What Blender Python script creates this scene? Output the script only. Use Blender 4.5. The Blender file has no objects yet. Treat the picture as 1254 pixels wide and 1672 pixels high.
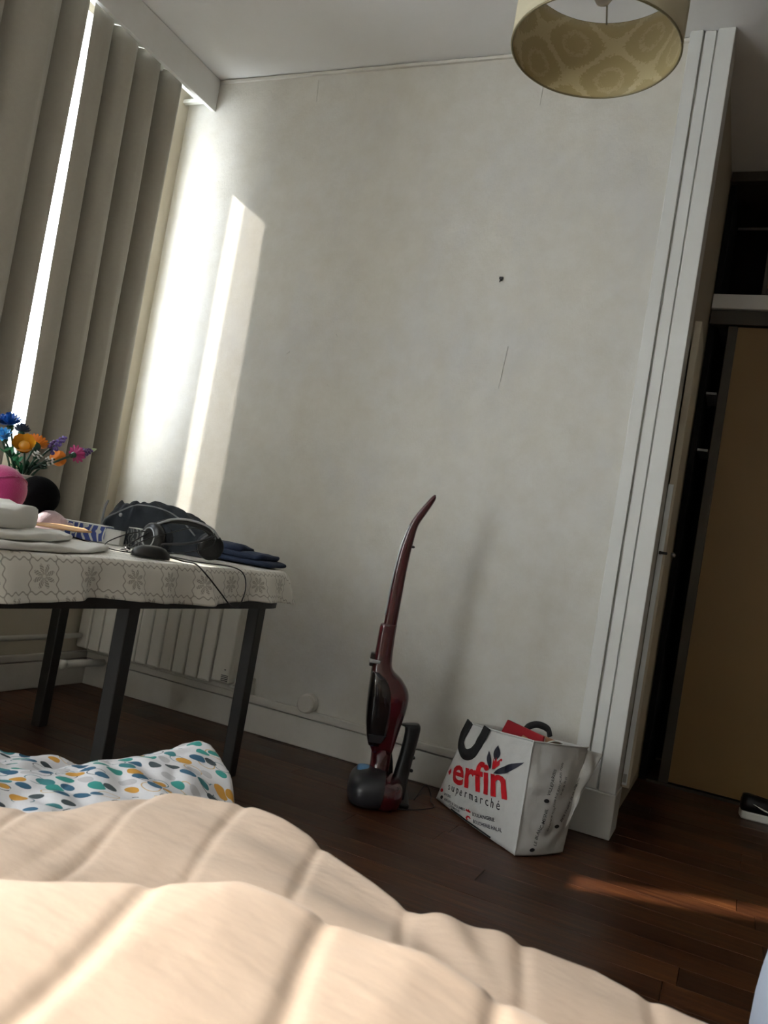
import bpy, bmesh, math, random
import numpy as np
from mathutils import Vector, Matrix, noise
random.seed(7)
SC = bpy.context.scene
COL = SC.collection
PI = math.pi

# ------------------------------------------------------------------ camera, sky, sun, exposure
cam_d = bpy.data.cameras.new('camera')
cam = bpy.data.objects.new('camera', cam_d)
COL.objects.link(cam)
ROT = Matrix(((0.903, -0.138, 0.406), (0.394, -0.108, -0.913), (0.170, 0.985, -0.043))).to_quaternion().normalized().to_matrix()
cam.matrix_world = Matrix.Translation((2.737, -3.041, 0.86)) @ ROT.to_4x4()
cam_d.sensor_fit = 'VERTICAL'
cam_d.sensor_height = 36.0
cam_d.lens = 36.0 * 1339.0 / 1672.0
cam_d.clip_start = 0.02
cam_d.dof.use_dof = True
cam_d.dof.focus_distance = 2.9
cam_d.dof.aperture_fstop = 11.0
SC.camera = cam

world = bpy.data.worlds.new('sky')
SC.world = world
world.use_nodes = True
bg = world.node_tree.nodes['Background']
bg.inputs['Color'].default_value = (0.86, 0.93, 1.0, 1)
bg.inputs['Strength'].default_value = 16.0

SUN_AZ, SUN_EL = math.radians(24), math.radians(31)
sun_d = bpy.data.lights.new('sun', 'SUN')
sun_d.energy = 10.0
sun_d.angle = math.radians(1.0)
sun_d.color = (1.0, 0.93, 0.82)
sun = bpy.data.objects.new('sun', sun_d)
COL.objects.link(sun)
sd = Vector((math.cos(SUN_EL) * math.cos(SUN_AZ), math.cos(SUN_EL) * math.sin(SUN_AZ), -math.sin(SUN_EL)))
sun.rotation_euler = sd.to_track_quat('-Z', 'Y').to_euler()
sun.location = (-6, -4, 6)


def portal(name, y0, y1, z0, z1):
    l = bpy.data.lights.new(name, 'AREA')
    l.shape = 'RECTANGLE'
    l.size, l.size_y = z1 - z0, y1 - y0
    l.cycles.is_portal = True
    o = bpy.data.objects.new(name, l)
    COL.objects.link(o)
    o.location = (-0.30, (y0 + y1) / 2, (z0 + z1) / 2)
    o.rotation_euler = (0, -PI / 2, 0)


W1 = (-2.00, -0.142, 1.02, 2.82)      # window opening: y0, y1, z0, z1
W2 = (-5.15, -3.56, 0.35, 2.80)
portal('window_portal', *W1)
portal('window_portal', *W2)

SC.view_settings.view_transform = 'Standard'
SC.view_settings.look = 'None'
SC.view_settings.gamma = 1.0
SC.view_settings.use_curve_mapping = False
SC.view_settings.exposure = 0.48
try:
    SC.cycles.max_bounces = 14
    SC.cycles.diffuse_bounces = 7
    SC.cycles.transparent_max_bounces = 16
    SC.cycles.sample_clamp_indirect = 8.0
except Exception:
    pass


# ------------------------------------------------------------------ helpers
def lin(c):
    if isinstance(c, str):
        c = c.lstrip('#')
        c = [int(c[i:i + 2], 16) / 255 for i in (0, 2, 4)]
        c = [x / 12.92 if x <= 0.04045 else ((x + 0.055) / 1.055) ** 2.4 for x in c]
    return (c[0], c[1], c[2], 1.0)


class NT:
    """little shader-graph helper"""
    def __init__(s, name):
        s.m = bpy.data.materials.new(name)
        s.m.use_nodes = True
        s.t = s.m.node_tree
        s.b = s.t.nodes['Principled BSDF']
        s.out = s.t.nodes['Material Output']

    def n(s, typ, **kw):
        nd = s.t.nodes.new(typ)
        for k, v in kw.items():
            setattr(nd, k, v)
        return nd

    def link(s, a, b):
        s.t.links.new(a, b)

    def put(s, sock, v):
        if isinstance(v, (int, float, tuple, list)):
            sock.default_value = v
        else:
            s.link(v, sock)

    def math(s, op, a, b=0.0, c=0.0, clamp=False):
        nd = s.n('ShaderNodeMath', operation=op, use_clamp=clamp)
        for i, v in enumerate((a, b, c)):
            s.put(nd.inputs[i], v)
        return nd.outputs[0]

    def mix(s, f, a, b, mode='MIX'):
        nd = s.n('ShaderNodeMix', data_type='RGBA', blend_type=mode)
        s.put(nd.inputs[0], f)
        s.put(nd.inputs[6], a)
        s.put(nd.inputs[7], b)
        return nd.outputs[2]

    def coord(s, kind='Object', scale=(1, 1, 1), rot=(0, 0, 0)):
        tc = s.n('ShaderNodeTexCoord')
        mp = s.n('ShaderNodeMapping')
        mp.inputs['Scale'].default_value = scale
        mp.inputs['Rotation'].default_value = rot
        s.link(tc.outputs[kind], mp.inputs[0])
        return mp.outputs[0]

    def noise(s, vec, scale, detail=4, rough=0.55):
        nd = s.n('ShaderNodeTexNoise')
        nd.inputs['Scale'].default_value = scale
        nd.inputs['Detail'].default_value = detail
        nd.inputs['Roughness'].default_value = rough
        s.link(vec, nd.inputs['Vector'])
        return nd.outputs['Fac']

    def sep(s, vec):
        nd = s.n('ShaderNodeSeparateXYZ')
        s.link(vec, nd.inputs[0])
        return nd.outputs

    def ramp(s, f, stops, interp='LINEAR'):
        nd = s.n('ShaderNodeValToRGB')
        nd.color_ramp.interpolation = interp
        e = nd.color_ramp.elements
        while len(e) < len(stops):
            e.new(0.5)
        for i, (p, c) in enumerate(stops):
            e[i].position = p
            e[i].color = c
        s.link(f, nd.inputs[0])
        return nd.outputs[0]

    def bump(s, h, strength=0.2, dist=0.01):
        nd = s.n('ShaderNodeBump')
        nd.inputs['Strength'].default_value = strength
        nd.inputs['Distance'].default_value = dist
        s.link(h, nd.inputs['Height'])
        s.link(nd.outputs[0], s.b.inputs['Normal'])


def basic(name, col, rough=0.6, metal=0.0, var=0.10, vscale=12.0, bump=0.0, bscale=120.0, sheen=0.0, coat=0.0, trans=0.0, coords='Object', spec=None):
    n = NT(name)
    c = lin(col)
    v = n.coord(coords)
    f = n.noise(v, vscale)
    dark = tuple(x * (1 - var) for x in c[:3]) + (1,)
    light = tuple(min(1, x * (1 + var)) for x in c[:3]) + (1,)
    n.link(n.mix(f, dark, light), n.b.inputs['Base Color'])
    n.b.inputs['Roughness'].default_value = rough
    n.b.inputs['Metallic'].default_value = metal
    n.b.inputs['Sheen Weight'].default_value = sheen
    n.b.inputs['Coat Weight'].default_value = coat
    if spec is not None:
        n.b.inputs['Specular IOR Level'].default_value = spec
    if bump:
        n.bump(n.noise(v, bscale, 3), bump, 0.004)
    if trans:
        t = n.n('ShaderNodeBsdfTranslucent')
        t.inputs[0].default_value = c
        mx = n.n('ShaderNodeMixShader')
        mx.inputs[0].default_value = trans
        n.link(n.b.outputs[0], mx.inputs[1])
        n.link(t.outputs[0], mx.inputs[2])
        n.link(mx.outputs[0], n.out.inputs[0])
    return n.m


class MB:
    def __init__(s):
        s.v, s.f, s.uv = [], [], None

    def box(s, x0, x1, y0, y1, z0, z1):
        b = len(s.v)
        s.v += [(x0, y0, z0), (x1, y0, z0), (x1, y1, z0), (x0, y1, z0), (x0, y0, z1), (x1, y0, z1), (x1, y1, z1), (x0, y1, z1)]
        s.f += [tuple(b + i for i in q) for q in ((0, 3, 2, 1), (4, 5, 6, 7), (0, 1, 5, 4), (1, 2, 6, 5), (2, 3, 7, 6), (3, 0, 4, 7))]
        return s

    def loft(s, rings, cap=True, closed=True):
        b = len(s.v)
        n = len(rings[0])
        for r in rings:
            s.v += [tuple(p) for p in r]
        m = n if closed else n - 1
        for i in range(len(rings) - 1):
            for j in range(m):
                k = (j + 1) % n
                s.f.append((b + i * n + j, b + i * n + k, b + (i + 1) * n + k, b + (i + 1) * n + j))
        if cap:
            s.f.append(tuple(b + j for j in reversed(range(n))))
            s.f.append(tuple(b + (len(rings) - 1) * n + j for j in range(n)))
        return s

    def tube(s, pts, rad, n=8, cap=True):
        pts = [Vector(p) for p in pts]
        rings = []
        up = None
        for i, p in enumerate(pts):
            t = (pts[min(i + 1, len(pts) - 1)] - pts[max(i - 1, 0)])
            t = t.normalized() if t.length > 1e-9 else Vector((0, 0, 1))
            if up is None:
                up = t.orthogonal().normalized()
            else:
                up = up - t * up.dot(t)
                up = up.normalized() if up.length > 1e-6 else t.orthogonal().normalized()
            w = t.cross(up)
            r = rad[i] if isinstance(rad, (list, tuple)) else rad
            rings.append([p + up * (r * math.cos(a)) + w * (r * math.sin(a)) for a in [2 * PI * k / n for k in range(n)]])
        return s.loft(rings, cap)

    def lathe(s, prof, n=24, c=(0, 0, 0), cap=False):
        rings = [[(c[0] + r * math.cos(2 * PI * k / n), c[1] + r * math.sin(2 * PI * k / n), c[2] + z) for k in range(n)] for r, z in prof]
        return s.loft(rings, cap)

    def blob(s, c, size, nu=28, nv=16, e1=1.0, e2=1.0, amp=0.0, freq=8.0, seed=0.0, rot=0.0, flat=None):
        """superellipsoid with noise; e<1 boxier"""
        def sp(a, e):
            return math.copysign(abs(a) ** e, a)
        b = len(s.v)
        cr, sr = math.cos(rot), math.sin(rot)
        for i in range(nv + 1):
            th = -PI / 2 + PI * i / nv
            for j in range(nu):
                ph = 2 * PI * j / nu
                x = sp(math.cos(th), e1) * sp(math.cos(ph), e2) * size[0]
                y = sp(math.cos(th), e1) * sp(math.sin(ph), e2) * size[1]
                z = sp(math.sin(th), e1) * size[2]
                if amp:
                    d = 1 + amp * noise.fractal(Vector((x * freq + seed, y * freq, z * freq)), 0.8, 2.0, 3) / max(size) * 0.1
                    d2 = amp * noise.noise(Vector((x * freq * 1.7 + seed, y * freq * 1.7 + 3, z * freq)))
                    x, y, z = x * d, y * d, z * d + d2 * 0.4 * (math.cos(th))
                if flat is not None and z < flat:
                    z = flat
                s.v.append((c[0] + x * cr - y * sr, c[1] + x * sr + y * cr, c[2] + z))
        for i in range(nv):
            for j in range(nu):
                k = (j + 1) % nu
                s.f.append((b + i * nu + j, b + i * nu + k, b + (i + 1) * nu + k, b + (i + 1) * nu + j))
        return s

    def prism(s, outline, y0, y1):
        """outline of (x, z) extruded along local y"""
        n = len(outline)
        b = len(s.v)
        s.v += [(x, y0, z) for x, z in outline] + [(x, y1, z) for x, z in outline]
        s.f.append(tuple(b + i for i in range(n)))
        s.f.append(tuple(b + n + i for i in reversed(range(n))))
        for i in range(n):
            k = (i + 1) % n
            s.f.append((b + i, b + n + i, b + n + k, b + k))
        return s

    def build(s, name, mat, parent=None, smooth=False, bevel=0.0, sub=0, world=True):
        me = bpy.data.meshes.new(name)
        off = Vector((0, 0, 0))
        if parent is not None and world:
            p = parent
            while p is not None:
                off += p.location
                p = p.parent
        me.from_pydata([(v[0] - off[0], v[1] - off[1], v[2] - off[2]) for v in s.v], [], s.f)
        bm = bmesh.new()
        bm.from_mesh(me)
        bmesh.ops.remove_doubles(bm, verts=bm.verts, dist=1e-6)
        bmesh.ops.recalc_face_normals(bm, faces=bm.faces)
        bm.to_mesh(me)
        bm.free()
        if smooth:
            me.polygons.foreach_set('use_smooth', [True] * len(me.polygons))
        o = bpy.data.objects.new(name, me)
        COL.objects.link(o)
        me.materials.append(mat)
        if parent is not None:
            o.parent = parent
        if bevel:
            md = o.modifiers.new('bevel', 'BEVEL')
            md.width = bevel
            md.segments = 2
            md.limit_method = 'ANGLE'
        if sub:
            md = o.modifiers.new('sub', 'SUBSURF')
            md.levels = md.render_levels = sub
        return o


def box(name, m, parent, x0, x1, y0, y1, z0, z1, bevel=0.0, world=True):
    return MB().box(x0, x1, y0, y1, z0, z1).build(name, m, parent, bevel=bevel, world=world)


def tag(o, label=None, cat=None, group=None, kind=None):
    if label:
        o['label'] = label
    if cat:
        o['category'] = cat
    if group:
        o['group'] = group
    if kind:
        o['kind'] = kind
    return o


def thing(name, loc, label, cat, rz=0.0, group=None):
    o = bpy.data.objects.new(name, None)
    o.empty_display_size = 0.05
    COL.objects.link(o)
    o.location = loc
    o.rotation_euler = (0, 0, rz)
    return tag(o, label, cat, group)


def struct(o, label=None):
    o['kind'] = 'structure'
    if label:
        o['label'] = label
    return o


def spline(pts, n=8):
    """Catmull-Rom through 3D points"""
    P = [Vector(p) for p in pts]
    P = [P[0] * 2 - P[1]] + P + [P[-1] * 2 - P[-2]]
    out = []
    for i in range(1, len(P) - 2):
        for k in range(n):
            t = k / n
            a, b, c, d = P[i - 1], P[i], P[i + 1], P[i + 2]
            out.append(0.5 * ((2 * b) + (c - a) * t + (2 * a - 5 * b + 4 * c - d) * t * t + (3 * b - a - 3 * c + d) * t ** 3))
    out.append(P[-2])
    return out


def grid_obj(name, X, Y, Z, mat, parent=None, uv=None, thick=0.0, smooth=True):
    """mesh from 2D arrays of world coordinates"""
    nu, nv = X.shape
    off = Vector(parent.location) if parent is not None else Vector((0, 0, 0))
    V = np.stack([X - off[0], Y - off[1], Z - off[2]], -1).reshape(-1, 3)
    i, j = np.meshgrid(np.arange(nu - 1), np.arange(nv - 1), indexing='ij')
    a = (i * nv + j).ravel()
    F = np.stack([a, a + nv, a + nv + 1, a + 1], -1)
    me = bpy.data.meshes.new(name)
    me.from_pydata(V.tolist(), [], F.tolist())
    if uv is not None:
        U = np.stack([uv[0], uv[1]], -1).reshape(-1, 2)
        lay = me.uv_layers.new(name='UVMap')
        li = np.zeros(len(me.loops), dtype=np.int32)
        me.loops.foreach_get('vertex_index', li)
        lay.data.foreach_set('uv', U[li].astype(np.float32).ravel())
    if smooth:
        me.polygons.foreach_set('use_smooth', [True] * len(me.polygons))
    o = bpy.data.objects.new(name, me)
    COL.objects.link(o)
    me.materials.append(mat)
    if parent is not None:
        o.parent = parent
    if thick:
        md = o.modifiers.new('solid', 'SOLIDIFY')
        md.thickness = thick
        md.offset = -1
    return o


# ------------------------------------------------------------------ materials
def m_wallpaper():
    n = NT('wallpaper')
    v = n.coord('Object')
    big = n.noise(v, 1.6, 5, 0.6)
    mid = n.noise(v, 9, 6, 0.65)
    fine = n.noise(n.coord('Object', (1, 1, 0.35)), 160, 3, 0.6)
    c = n.mix(n.ramp(big, [(0.35, (0, 0, 0, 1)), (0.65, (1, 1, 1, 1))]), lin('#c3c0b6'), lin('#c0bfba'))
    c = n.mix(n.ramp(mid, [(0.38, (0, 0, 0, 1)), (0.70, (0.6, 0.6, 0.6, 1))]), c, lin('#b2ad9f'))
    blot = n.noise(n.coord('Object', (1, 1, 0.6)), 2.6, 8, 0.72)
    c = n.mix(n.ramp(blot, [(0.50, (0, 0, 0, 1)), (0.70, (0.4, 0.4, 0.4, 1))]), c, lin('#adafb5'))
    c = n.mix(n.math('MULTIPLY', fine, 0.25), c, lin('#c6c4bd'))
    n.link(c, n.b.inputs['Base Color'])
    n.b.inputs['Roughness'].default_value = 0.55
    n.b.inputs['Specular IOR Level'].default_value = 0.35
    h = n.math('ADD', n.math('MULTIPLY', fine, 0.5), n.math('MULTIPLY', mid, 1.2))
    n.bump(h, 0.32, 0.007)
    return n.m


def m_wood_floor():
    n = NT('dark_floor_wood')
    oi = n.n('ShaderNodeObjectInfo')
    v = n.coord('Object', (1.2, 16, 16))
    g = n.noise(v, 3.2, 8, 0.62)
    g2 = n.noise(n.coord('Object', (3, 60, 60)), 3.0, 4, 0.6)
    w = n.noise(n.coord('Object'), 2.2, 5, 0.6)
    base = n.ramp(g, [(0.28, lin('#2a180d')), (0.5, lin('#502d18')), (0.72, lin('#744826'))])
    base = n.mix(n.math('MULTIPLY', g2, 0.35), base, lin('#2a160d'))
    tint = n.mix(oi.outputs['Random'], lin('#6b5a50'), lin('#ffffff'))
    base = n.mix(0.75, base, tint, 'MULTIPLY')
    n.link(base, n.b.inputs['Base Color'])
    n.link(n.math('MULTIPLY_ADD', w, 0.30, 0.22), n.b.inputs['Roughness'])
    n.b.inputs['Specular IOR Level'].default_value = 0.35
    n.bump(n.math('ADD', g, g2), 0.12, 0.003)
    return n.m


def m_painted(name, col, rough=0.45, dirt=0.25):
    n = NT(name)
    v = n.coord('Object')
    c = lin(col)
    d = n.ramp(n.noise(v, 5.0, 8, 0.7), [(0.45, (0, 0, 0, 1)), (0.8, (1, 1, 1, 1))])
    n.link(n.mix(n.math('MULTIPLY', d, dirt), c, (c[0] * 0.72, c[1] * 0.69, c[2] * 0.62, 1)), n.b.inputs['Base Color'])
    n.b.inputs['Roughness'].default_value = rough
    n.bump(n.noise(v, 70, 3), 0.08, 0.002)
    return n.m


def m_cloth_lace():
    """printed oilcloth: checker of scalloped tiles, every other one with a leaf rosette"""
    n = NT('lace_print_tablecloth')
    uv = n.coord('UV', (1 / 0.074, 1 / 0.074, 1))
    X, Y, _ = n.sep(uv)
    fx, fy = n.math('FRACT', X), n.math('FRACT', Y)
    cx, cy = n.math('SUBTRACT', fx, 0.5), n.math('SUBTRACT', fy, 0.5)
    # one wavy scalloped line on every tile border
    def edge(P, Q):
        w = n.math('MULTIPLY', n.math('SINE', n.math('MULTIPLY', Q, PI * 6)), 0.045)
        d = n.math('SUBTRACT', P, n.math('ROUND', P))
        return n.math('LESS_THAN', n.math('ABSOLUTE', n.math('ADD', d, w)), 0.024)
    line = n.math('MAXIMUM', edge(X, Y), edge(Y, X))
    # rosette
    r = n.math('SQRT', n.math('ADD', n.math('MULTIPLY', cx, cx), n.math('MULTIPLY', cy, cy)))
    th = n.math('ARCTAN2', cy, cx)
    pet = n.math('ABSOLUTE', n.math('SINE', n.math('MULTIPLY', th, 4.0)))
    lim = n.math('MULTIPLY_ADD', pet, 0.26, 0.14)
    leaf = n.math('LESS_THAN', r, lim)
    vein = n.math('GREATER_THAN', n.math('ABSOLUTE', n.math('SINE', n.math('MULTIPLY_ADD', r, 34.0, n.math('MULTIPLY', th, 8.0)))), 0.42)
    hole = n.math('GREATER_THAN', r, 0.05)
    gap = n.math('GREATER_THAN', pet, 0.30)
    ros = n.math('MULTIPLY', n.math('MULTIPLY', leaf, vein), n.math('MULTIPLY', hole, gap))
    par = n.math('MODULO', n.math('ADD', n.math('FLOOR', X), n.math('FLOOR', Y)), 2.0)
    par = n.math('GREATER_THAN', n.math('ABSOLUTE', par), 0.5)
    ros = n.math('MULTIPLY', ros, par)
    f = n.math('MAXIMUM', line, ros)
    c = n.mix(n.math('MULTIPLY', f, 0.9), lin('#dbd8cf'), lin('#9a968c'))
    n.link(c, n.b.inputs['Base Color'])
    n.b.inputs['Roughness'].default_value = 0.42
    n.bump(n.math('ADD', n.noise(n.coord('Object'), 30, 3), n.math('MULTIPLY', f, -0.3)), 0.10, 0.003)
    return n.m


def m_spots():
    """bed cover printed with coloured pebble ovals and thin rings"""
    n = NT('pebble_print_cotton')
    tc = n.n('ShaderNodeTexCoord')

    def layer(scale, rot, off, rmax):
        mp = n.n('ShaderNodeMapping')
        mp.inputs['Rotation'].default_value = (0, 0, rot)
        mp.inputs['Scale'].default_value = (scale, scale * 1.45, 1)
        mp.inputs['Location'].default_value = off
        n.link(tc.outputs['UV'], mp.inputs[0])
        vo = n.n('ShaderNodeTexVoronoi')
        vo.voronoi_dimensions = '2D'
        vo.inputs['Scale'].default_value = 1.0
        vo.inputs['Randomness'].default_value = 0.55
        n.link(mp.outputs[0], vo.inputs['Vector'])
        r, g, b = n.sep(vo.outputs['Color'])
        return vo.outputs['Distance'], r, g
    d, r, g = layer(23, 0.5, (3.1, 1.7, 0), 0.38)
    pal = n.ramp(r, [(0.0, lin('#2d5f7e')), (0.2, lin('#2f8f88')), (0.42, lin('#3c4a50')), (0.56, lin('#c8923a')), (0.72, lin('#bcbcc0')), (0.88, lin('#377f86'))], 'CONSTANT')
    rad = n.math('MULTIPLY_ADD', g, 0.14, 0.27)
    solid = n.math('LESS_THAN', d, rad)
    d2, r2, g2 = layer(19, -0.9, (7.7, 4.2, 0), 0.4)
    ring = n.math('LESS_THAN', n.math('ABSOLUTE', n.math('SUBTRACT', d2, 0.36)), 0.022)
    ring = n.math('MULTIPLY', ring, n.math('GREATER_THAN', g2, 0.5))
    pal2 = n.ramp(r2, [(0.0, lin('#4d7a86')), (0.35, lin('#c9a468')), (0.7, lin('#3a4c55'))], 'CONSTANT')
    pres = n.math('GREATER_THAN', n.math('FRACT', n.math('MULTIPLY', r, 17.3)), 0.12)
    c = n.mix(n.math('MULTIPLY', solid, pres), lin('#dcdce0'), pal)
    c = n.mix(n.math('MULTIPLY', ring, n.math('SUBTRACT', 1.0, solid)), c, pal2)
    n.link(c, n.b.inputs['Base Color'])
    n.b.inputs['Roughness'].default_value = 0.8
    n.bump(n.noise(n.coord('Object'), 22, 4), 0.25, 0.01)
    return n.m


def m_damask(name, ca, cb):
    n = NT(name)
    uv = n.coord('UV')
    X, Y, _ = n.sep(uv)
    nz = n.noise(n.coord('UV', (1, 1, 1)), 22, 5, 0.7)
    nn = n.math('MULTIPLY', n.math('SUBTRACT', nz, 0.5), 1.5)
    sx = n.math('COSINE', n.math('MULTIPLY', X, 2 * PI * 1.0))
    sy = n.math('COSINE', n.math('MULTIPLY', Y, 2 * PI * 1.0))
    s = n.math('ADD', n.math('ADD', sx, sy), nn)
    og = n.math('LESS_THAN', n.math('ABSOLUTE', s), 0.30)
    med = n.math('LESS_THAN', n.math('ABSOLUTE', n.math('SUBTRACT', n.math('ABSOLUTE', s), 1.5)), 0.14)
    f = n.math('MAXIMUM', og, n.math('MULTIPLY', med, 0.6))
    n.link(n.mix(f, lin(ca), lin(cb)), n.b.inputs['Base Color'])
    n.b.inputs['Roughness'].default_value = 0.55
    n.b.inputs['Sheen Weight'].default_value = 0.2
    t = n.n('ShaderNodeBsdfTranslucent')
    n.link(n.mix(f, lin(ca), lin(cb)), t.inputs[0])
    mx = n.n('ShaderNodeMixShader')
    mx.inputs[0].default_value = 0.15
    n.link(n.b.outputs[0], mx.inputs[1])
    n.link(t.outputs[0], mx.inputs[2])
    n.link(mx.outputs[0], n.out.inputs[0])
    return n.m


def m_leafprint(name, bgc, fg, scale=38.0):
    n = NT(name)
    v = n.coord('Object')
    vo = n.n('ShaderNodeTexVoronoi')
    vo.inputs['Scale'].default_value = scale
    n.link(n.coord('Object', (1, 1, 1.4), (0.3, 0.5, 0.2)), vo.inputs['Vector'])
    wv = n.n('ShaderNodeTexWave')
    wv.inputs['Scale'].default_value = scale * 0.45
    wv.inputs['Distortion'].default_value = 9.0
    wv.inputs['Detail'].default_value = 1.0
    n.link(v, wv.inputs['Vector'])
    f = n.math('MAXIMUM', n.math('LESS_THAN', vo.outputs['Distance'], 0.30), n.math('GREATER_THAN', wv.outputs['Fac'], 0.80))
    n.link(n.mix(f, lin(bgc), lin(fg)), n.b.inputs['Base Color'])
    n.b.inputs['Roughness'].default_value = 0.5
    return n.m


def m_glass():
    n = NT('window_glass')
    t = n.n('ShaderNodeBsdfTransparent')
    g = n.n('ShaderNodeBsdfGlossy')
    g.inputs['Roughness'].default_value = 0.02
    mx = n.n('ShaderNodeMixShader')
    mx.inputs[0].default_value = 0.06
    n.link(t.outputs[0], mx.inputs[1])
    n.link(g.outputs[0], mx.inputs[2])
    n.link(mx.outputs[0], n.out.inputs[0])
    return n.m


M = {}
M['paper'] = m_wallpaper()
M['wood'] = m_wood_floor()
M['ceil'] = m_painted('ceiling_paint', '#e0e0df', 0.8, 0.12)
M['white'] = m_painted('white_gloss_paint', '#dededc', 0.38, 0.25)
M['oldwhite'] = m_painted('aged_white_paint', '#c3c0b8', 0.42, 0.5)
M['cream'] = m_painted('cream_wall_paint', '#c0b8a6', 0.7, 0.3)
M['darkwall'] = m_painted('pale_wall_paint', '#bcb5a9', 0.7, 0.3)
M['trimwhite'] = m_painted('casing_white_paint', '#c8c9c6', 0.38, 0.2)
M['rightwall'] = m_painted('taupe_wall_paint', '#7d766b', 0.7, 0.3)
M['beigewall'] = m_painted('beige_wall_paint', '#a59c8b', 0.75, 0.3)
M['glass'] = m_glass()
M['curtain'] = basic('taupe_curtain_fabric', '#a29d91', 0.85, var=0.06, vscale=60, bump=0.25, bscale=500, sheen=0.15, trans=0.05)
M['blackwood'] = basic('black_stained_wood', '#17130f', 0.45, var=0.25, vscale=30, bump=0.1, bscale=90)
M['cloth'] = m_cloth_lace()
M['radiator'] = basic('radiator_enamel', '#cfccc2', 0.4, var=0.04)
M['darkgap'] = basic('painted_recess_shade', '#0b0a09', 0.9)  # near-black colour stands in for the shade inside the wardrobe
def m_duvet():
    n = NT('peach_duvet_cotton')
    v = n.coord('Object')
    f = n.noise(v, 9, 4)
    n.link(n.mix(f, lin('#d6bba3'), lin('#e2cab4')), n.b.inputs['Base Color'])
    n.b.inputs['Roughness'].default_value = 0.85
    n.b.inputs['Sheen Weight'].default_value = 0.2
    w1 = n.noise(n.coord('Object', (1, 3.2, 1), (0, 0, 0.35)), 7, 3, 0.5)
    w2 = n.noise(n.coord('Object', (1, 2.2, 1), (0, 0, -0.6)), 19, 3, 0.5)
    weave = n.noise(v, 420, 2)
    h = n.math('ADD', n.math('ADD', w1, n.math('MULTIPLY', w2, 0.35)), n.math('MULTIPLY', weave, 0.03))
    n.bump(h, 0.22, 0.02)
    return n.m


M['duvet'] = m_duvet()
M['spots'] = m_spots()
M['mattress'] = basic('mattress_ticking', '#c9c5bd', 0.85)
M['redplastic'] = basic('dark_red_gloss_plastic', '#3f0c13', 0.2, var=0.12, vscale=5, coat=0.5)
M['blackplastic'] = basic('black_plastic', '#0d0d0f', 0.35, var=0.15)
M['smoke'] = basic('smoky_clear_plastic', '#120d0e', 0.12, var=0.2, coat=0.6)
M['greyplastic'] = basic('grey_plastic', '#27272b', 0.35, var=0.1)
M['silver'] = basic('silver_plastic', '#a9abad', 0.3, metal=0.5, var=0.05)
M['bluelight'] = basic('pale_blue_plastic', '#5b8fc0', 0.25, var=0.08)
M['bagwhite'] = basic('woven_white_plastic', '#bdbdba', 0.4, var=0.06, vscale=25, bump=0.35, bscale=60, trans=0.08)
M['red'] = basic('red_ink', '#b3121d', 0.45, var=0.06)
M['ink'] = basic('black_ink', '#15151a', 0.5, var=0.1)
M['navyink'] = basic('dark_navy_ink', '#1b1d2c', 0.5, var=0.1)
M['webbing'] = basic('black_webbing', '#0c0c0e', 0.75, var=0.2, bump=0.3, bscale=300)
M['redcard'] = basic('red_card', '#8d1820', 0.55, var=0.1)
M['kraft'] = basic('brown_cardboard', '#a57b5b', 0.7, var=0.1)
M['shade'] = basic('ivory_lampshade_fabric', '#cfc7ac', 0.8, var=0.05, bump=0.2, bscale=400, trans=0.25)
M['damask'] = m_damask('damask_lining', '#b0a072', '#c6b98e')
M['brass'] = basic('dull_wire', '#8d8466', 0.4, metal=0.7, var=0.1)
M['bulb'] = basic('unlit_bulb_glass', '#d8d6d0', 0.25, var=0.03)
M['ochre'] = basic('ochre_laminate', '#8a6d40', 0.5, var=0.06, vscale=4)
M['ochre2'] = basic('brown_laminate', '#8a5f3a', 0.5, var=0.06, vscale=4)
M['bronze'] = basic('bronze_track', '#4a443b', 0.45, metal=0.3, var=0.1)
M['alu'] = basic('pale_metal_strip', '#e6edf0', 0.28, metal=0.0, var=0.05)
M['white_cotton'] = basic('white_cotton', '#d9d8d2', 0.85, var=0.05, vscale=20, bump=0.3, bscale=40)
M['blue_cotton'] = basic('pale_blue_white_cotton', '#c3cde0', 0.85, var=0.05, vscale=20, bump=0.2, bscale=40)
M['navy'] = basic('dark_navy_denim', '#1a2740', 0.85, var=0.25, vscale=40, bump=0.5, bscale=120)
M['charcoal'] = basic('charcoal_fabric', '#1d242c', 0.8, var=0.25, vscale=30, bump=0.5, bscale=60)
M['greyrope'] = basic('grey_cord', '#77797b', 0.6)
M['pink'] = basic('pink_plush', '#b32a70', 0.95, var=0.10, vscale=60, bump=0.6, bscale=300, sheen=0.5)
M['blackplush'] = basic('black_plush', '#07080a', 0.95, var=0.2, vscale=60, bump=0.6, bscale=300, spec=0.1)
M['mauve'] = basic('pale_mauve_plush', '#b9a6ad', 0.95, var=0.08, vscale=50, bump=0.5, bscale=300, sheen=0.4)
M['boxblue'] = m_leafprint('blue_leaf_print_card', '#3f539b', '#d9dcd8', 30)
M['boxdark'] = m_leafprint('navy_leaf_print_card', '#1d2848', '#8f98a8', 46)
M['boxgrey'] = m_leafprint('grey_leaf_print_card', '#2c3236', '#777b79', 60)
M['paperwhite'] = basic('white_card', '#cfcfca', 0.6, var=0.03)
M['envelope'] = basic('tan_paper', '#c39a6e', 0.7, var=0.08)
M['vase'] = basic('glazed_white_ceramic', '#c8c6be', 0.2, var=0.04, coat=0.4)
M['stem'] = basic('deep_green_plastic', '#12402a', 0.35, var=0.15)
M['leafgreen'] = basic('green_plastic', '#1f7a4c', 0.35, var=0.15)
M['palegreen'] = basic('pale_green_plastic', '#a9c48a', 0.4, var=0.08)
M['blue'] = basic('blue_plastic', '#1f5fb5', 0.3, var=0.2)
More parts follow.
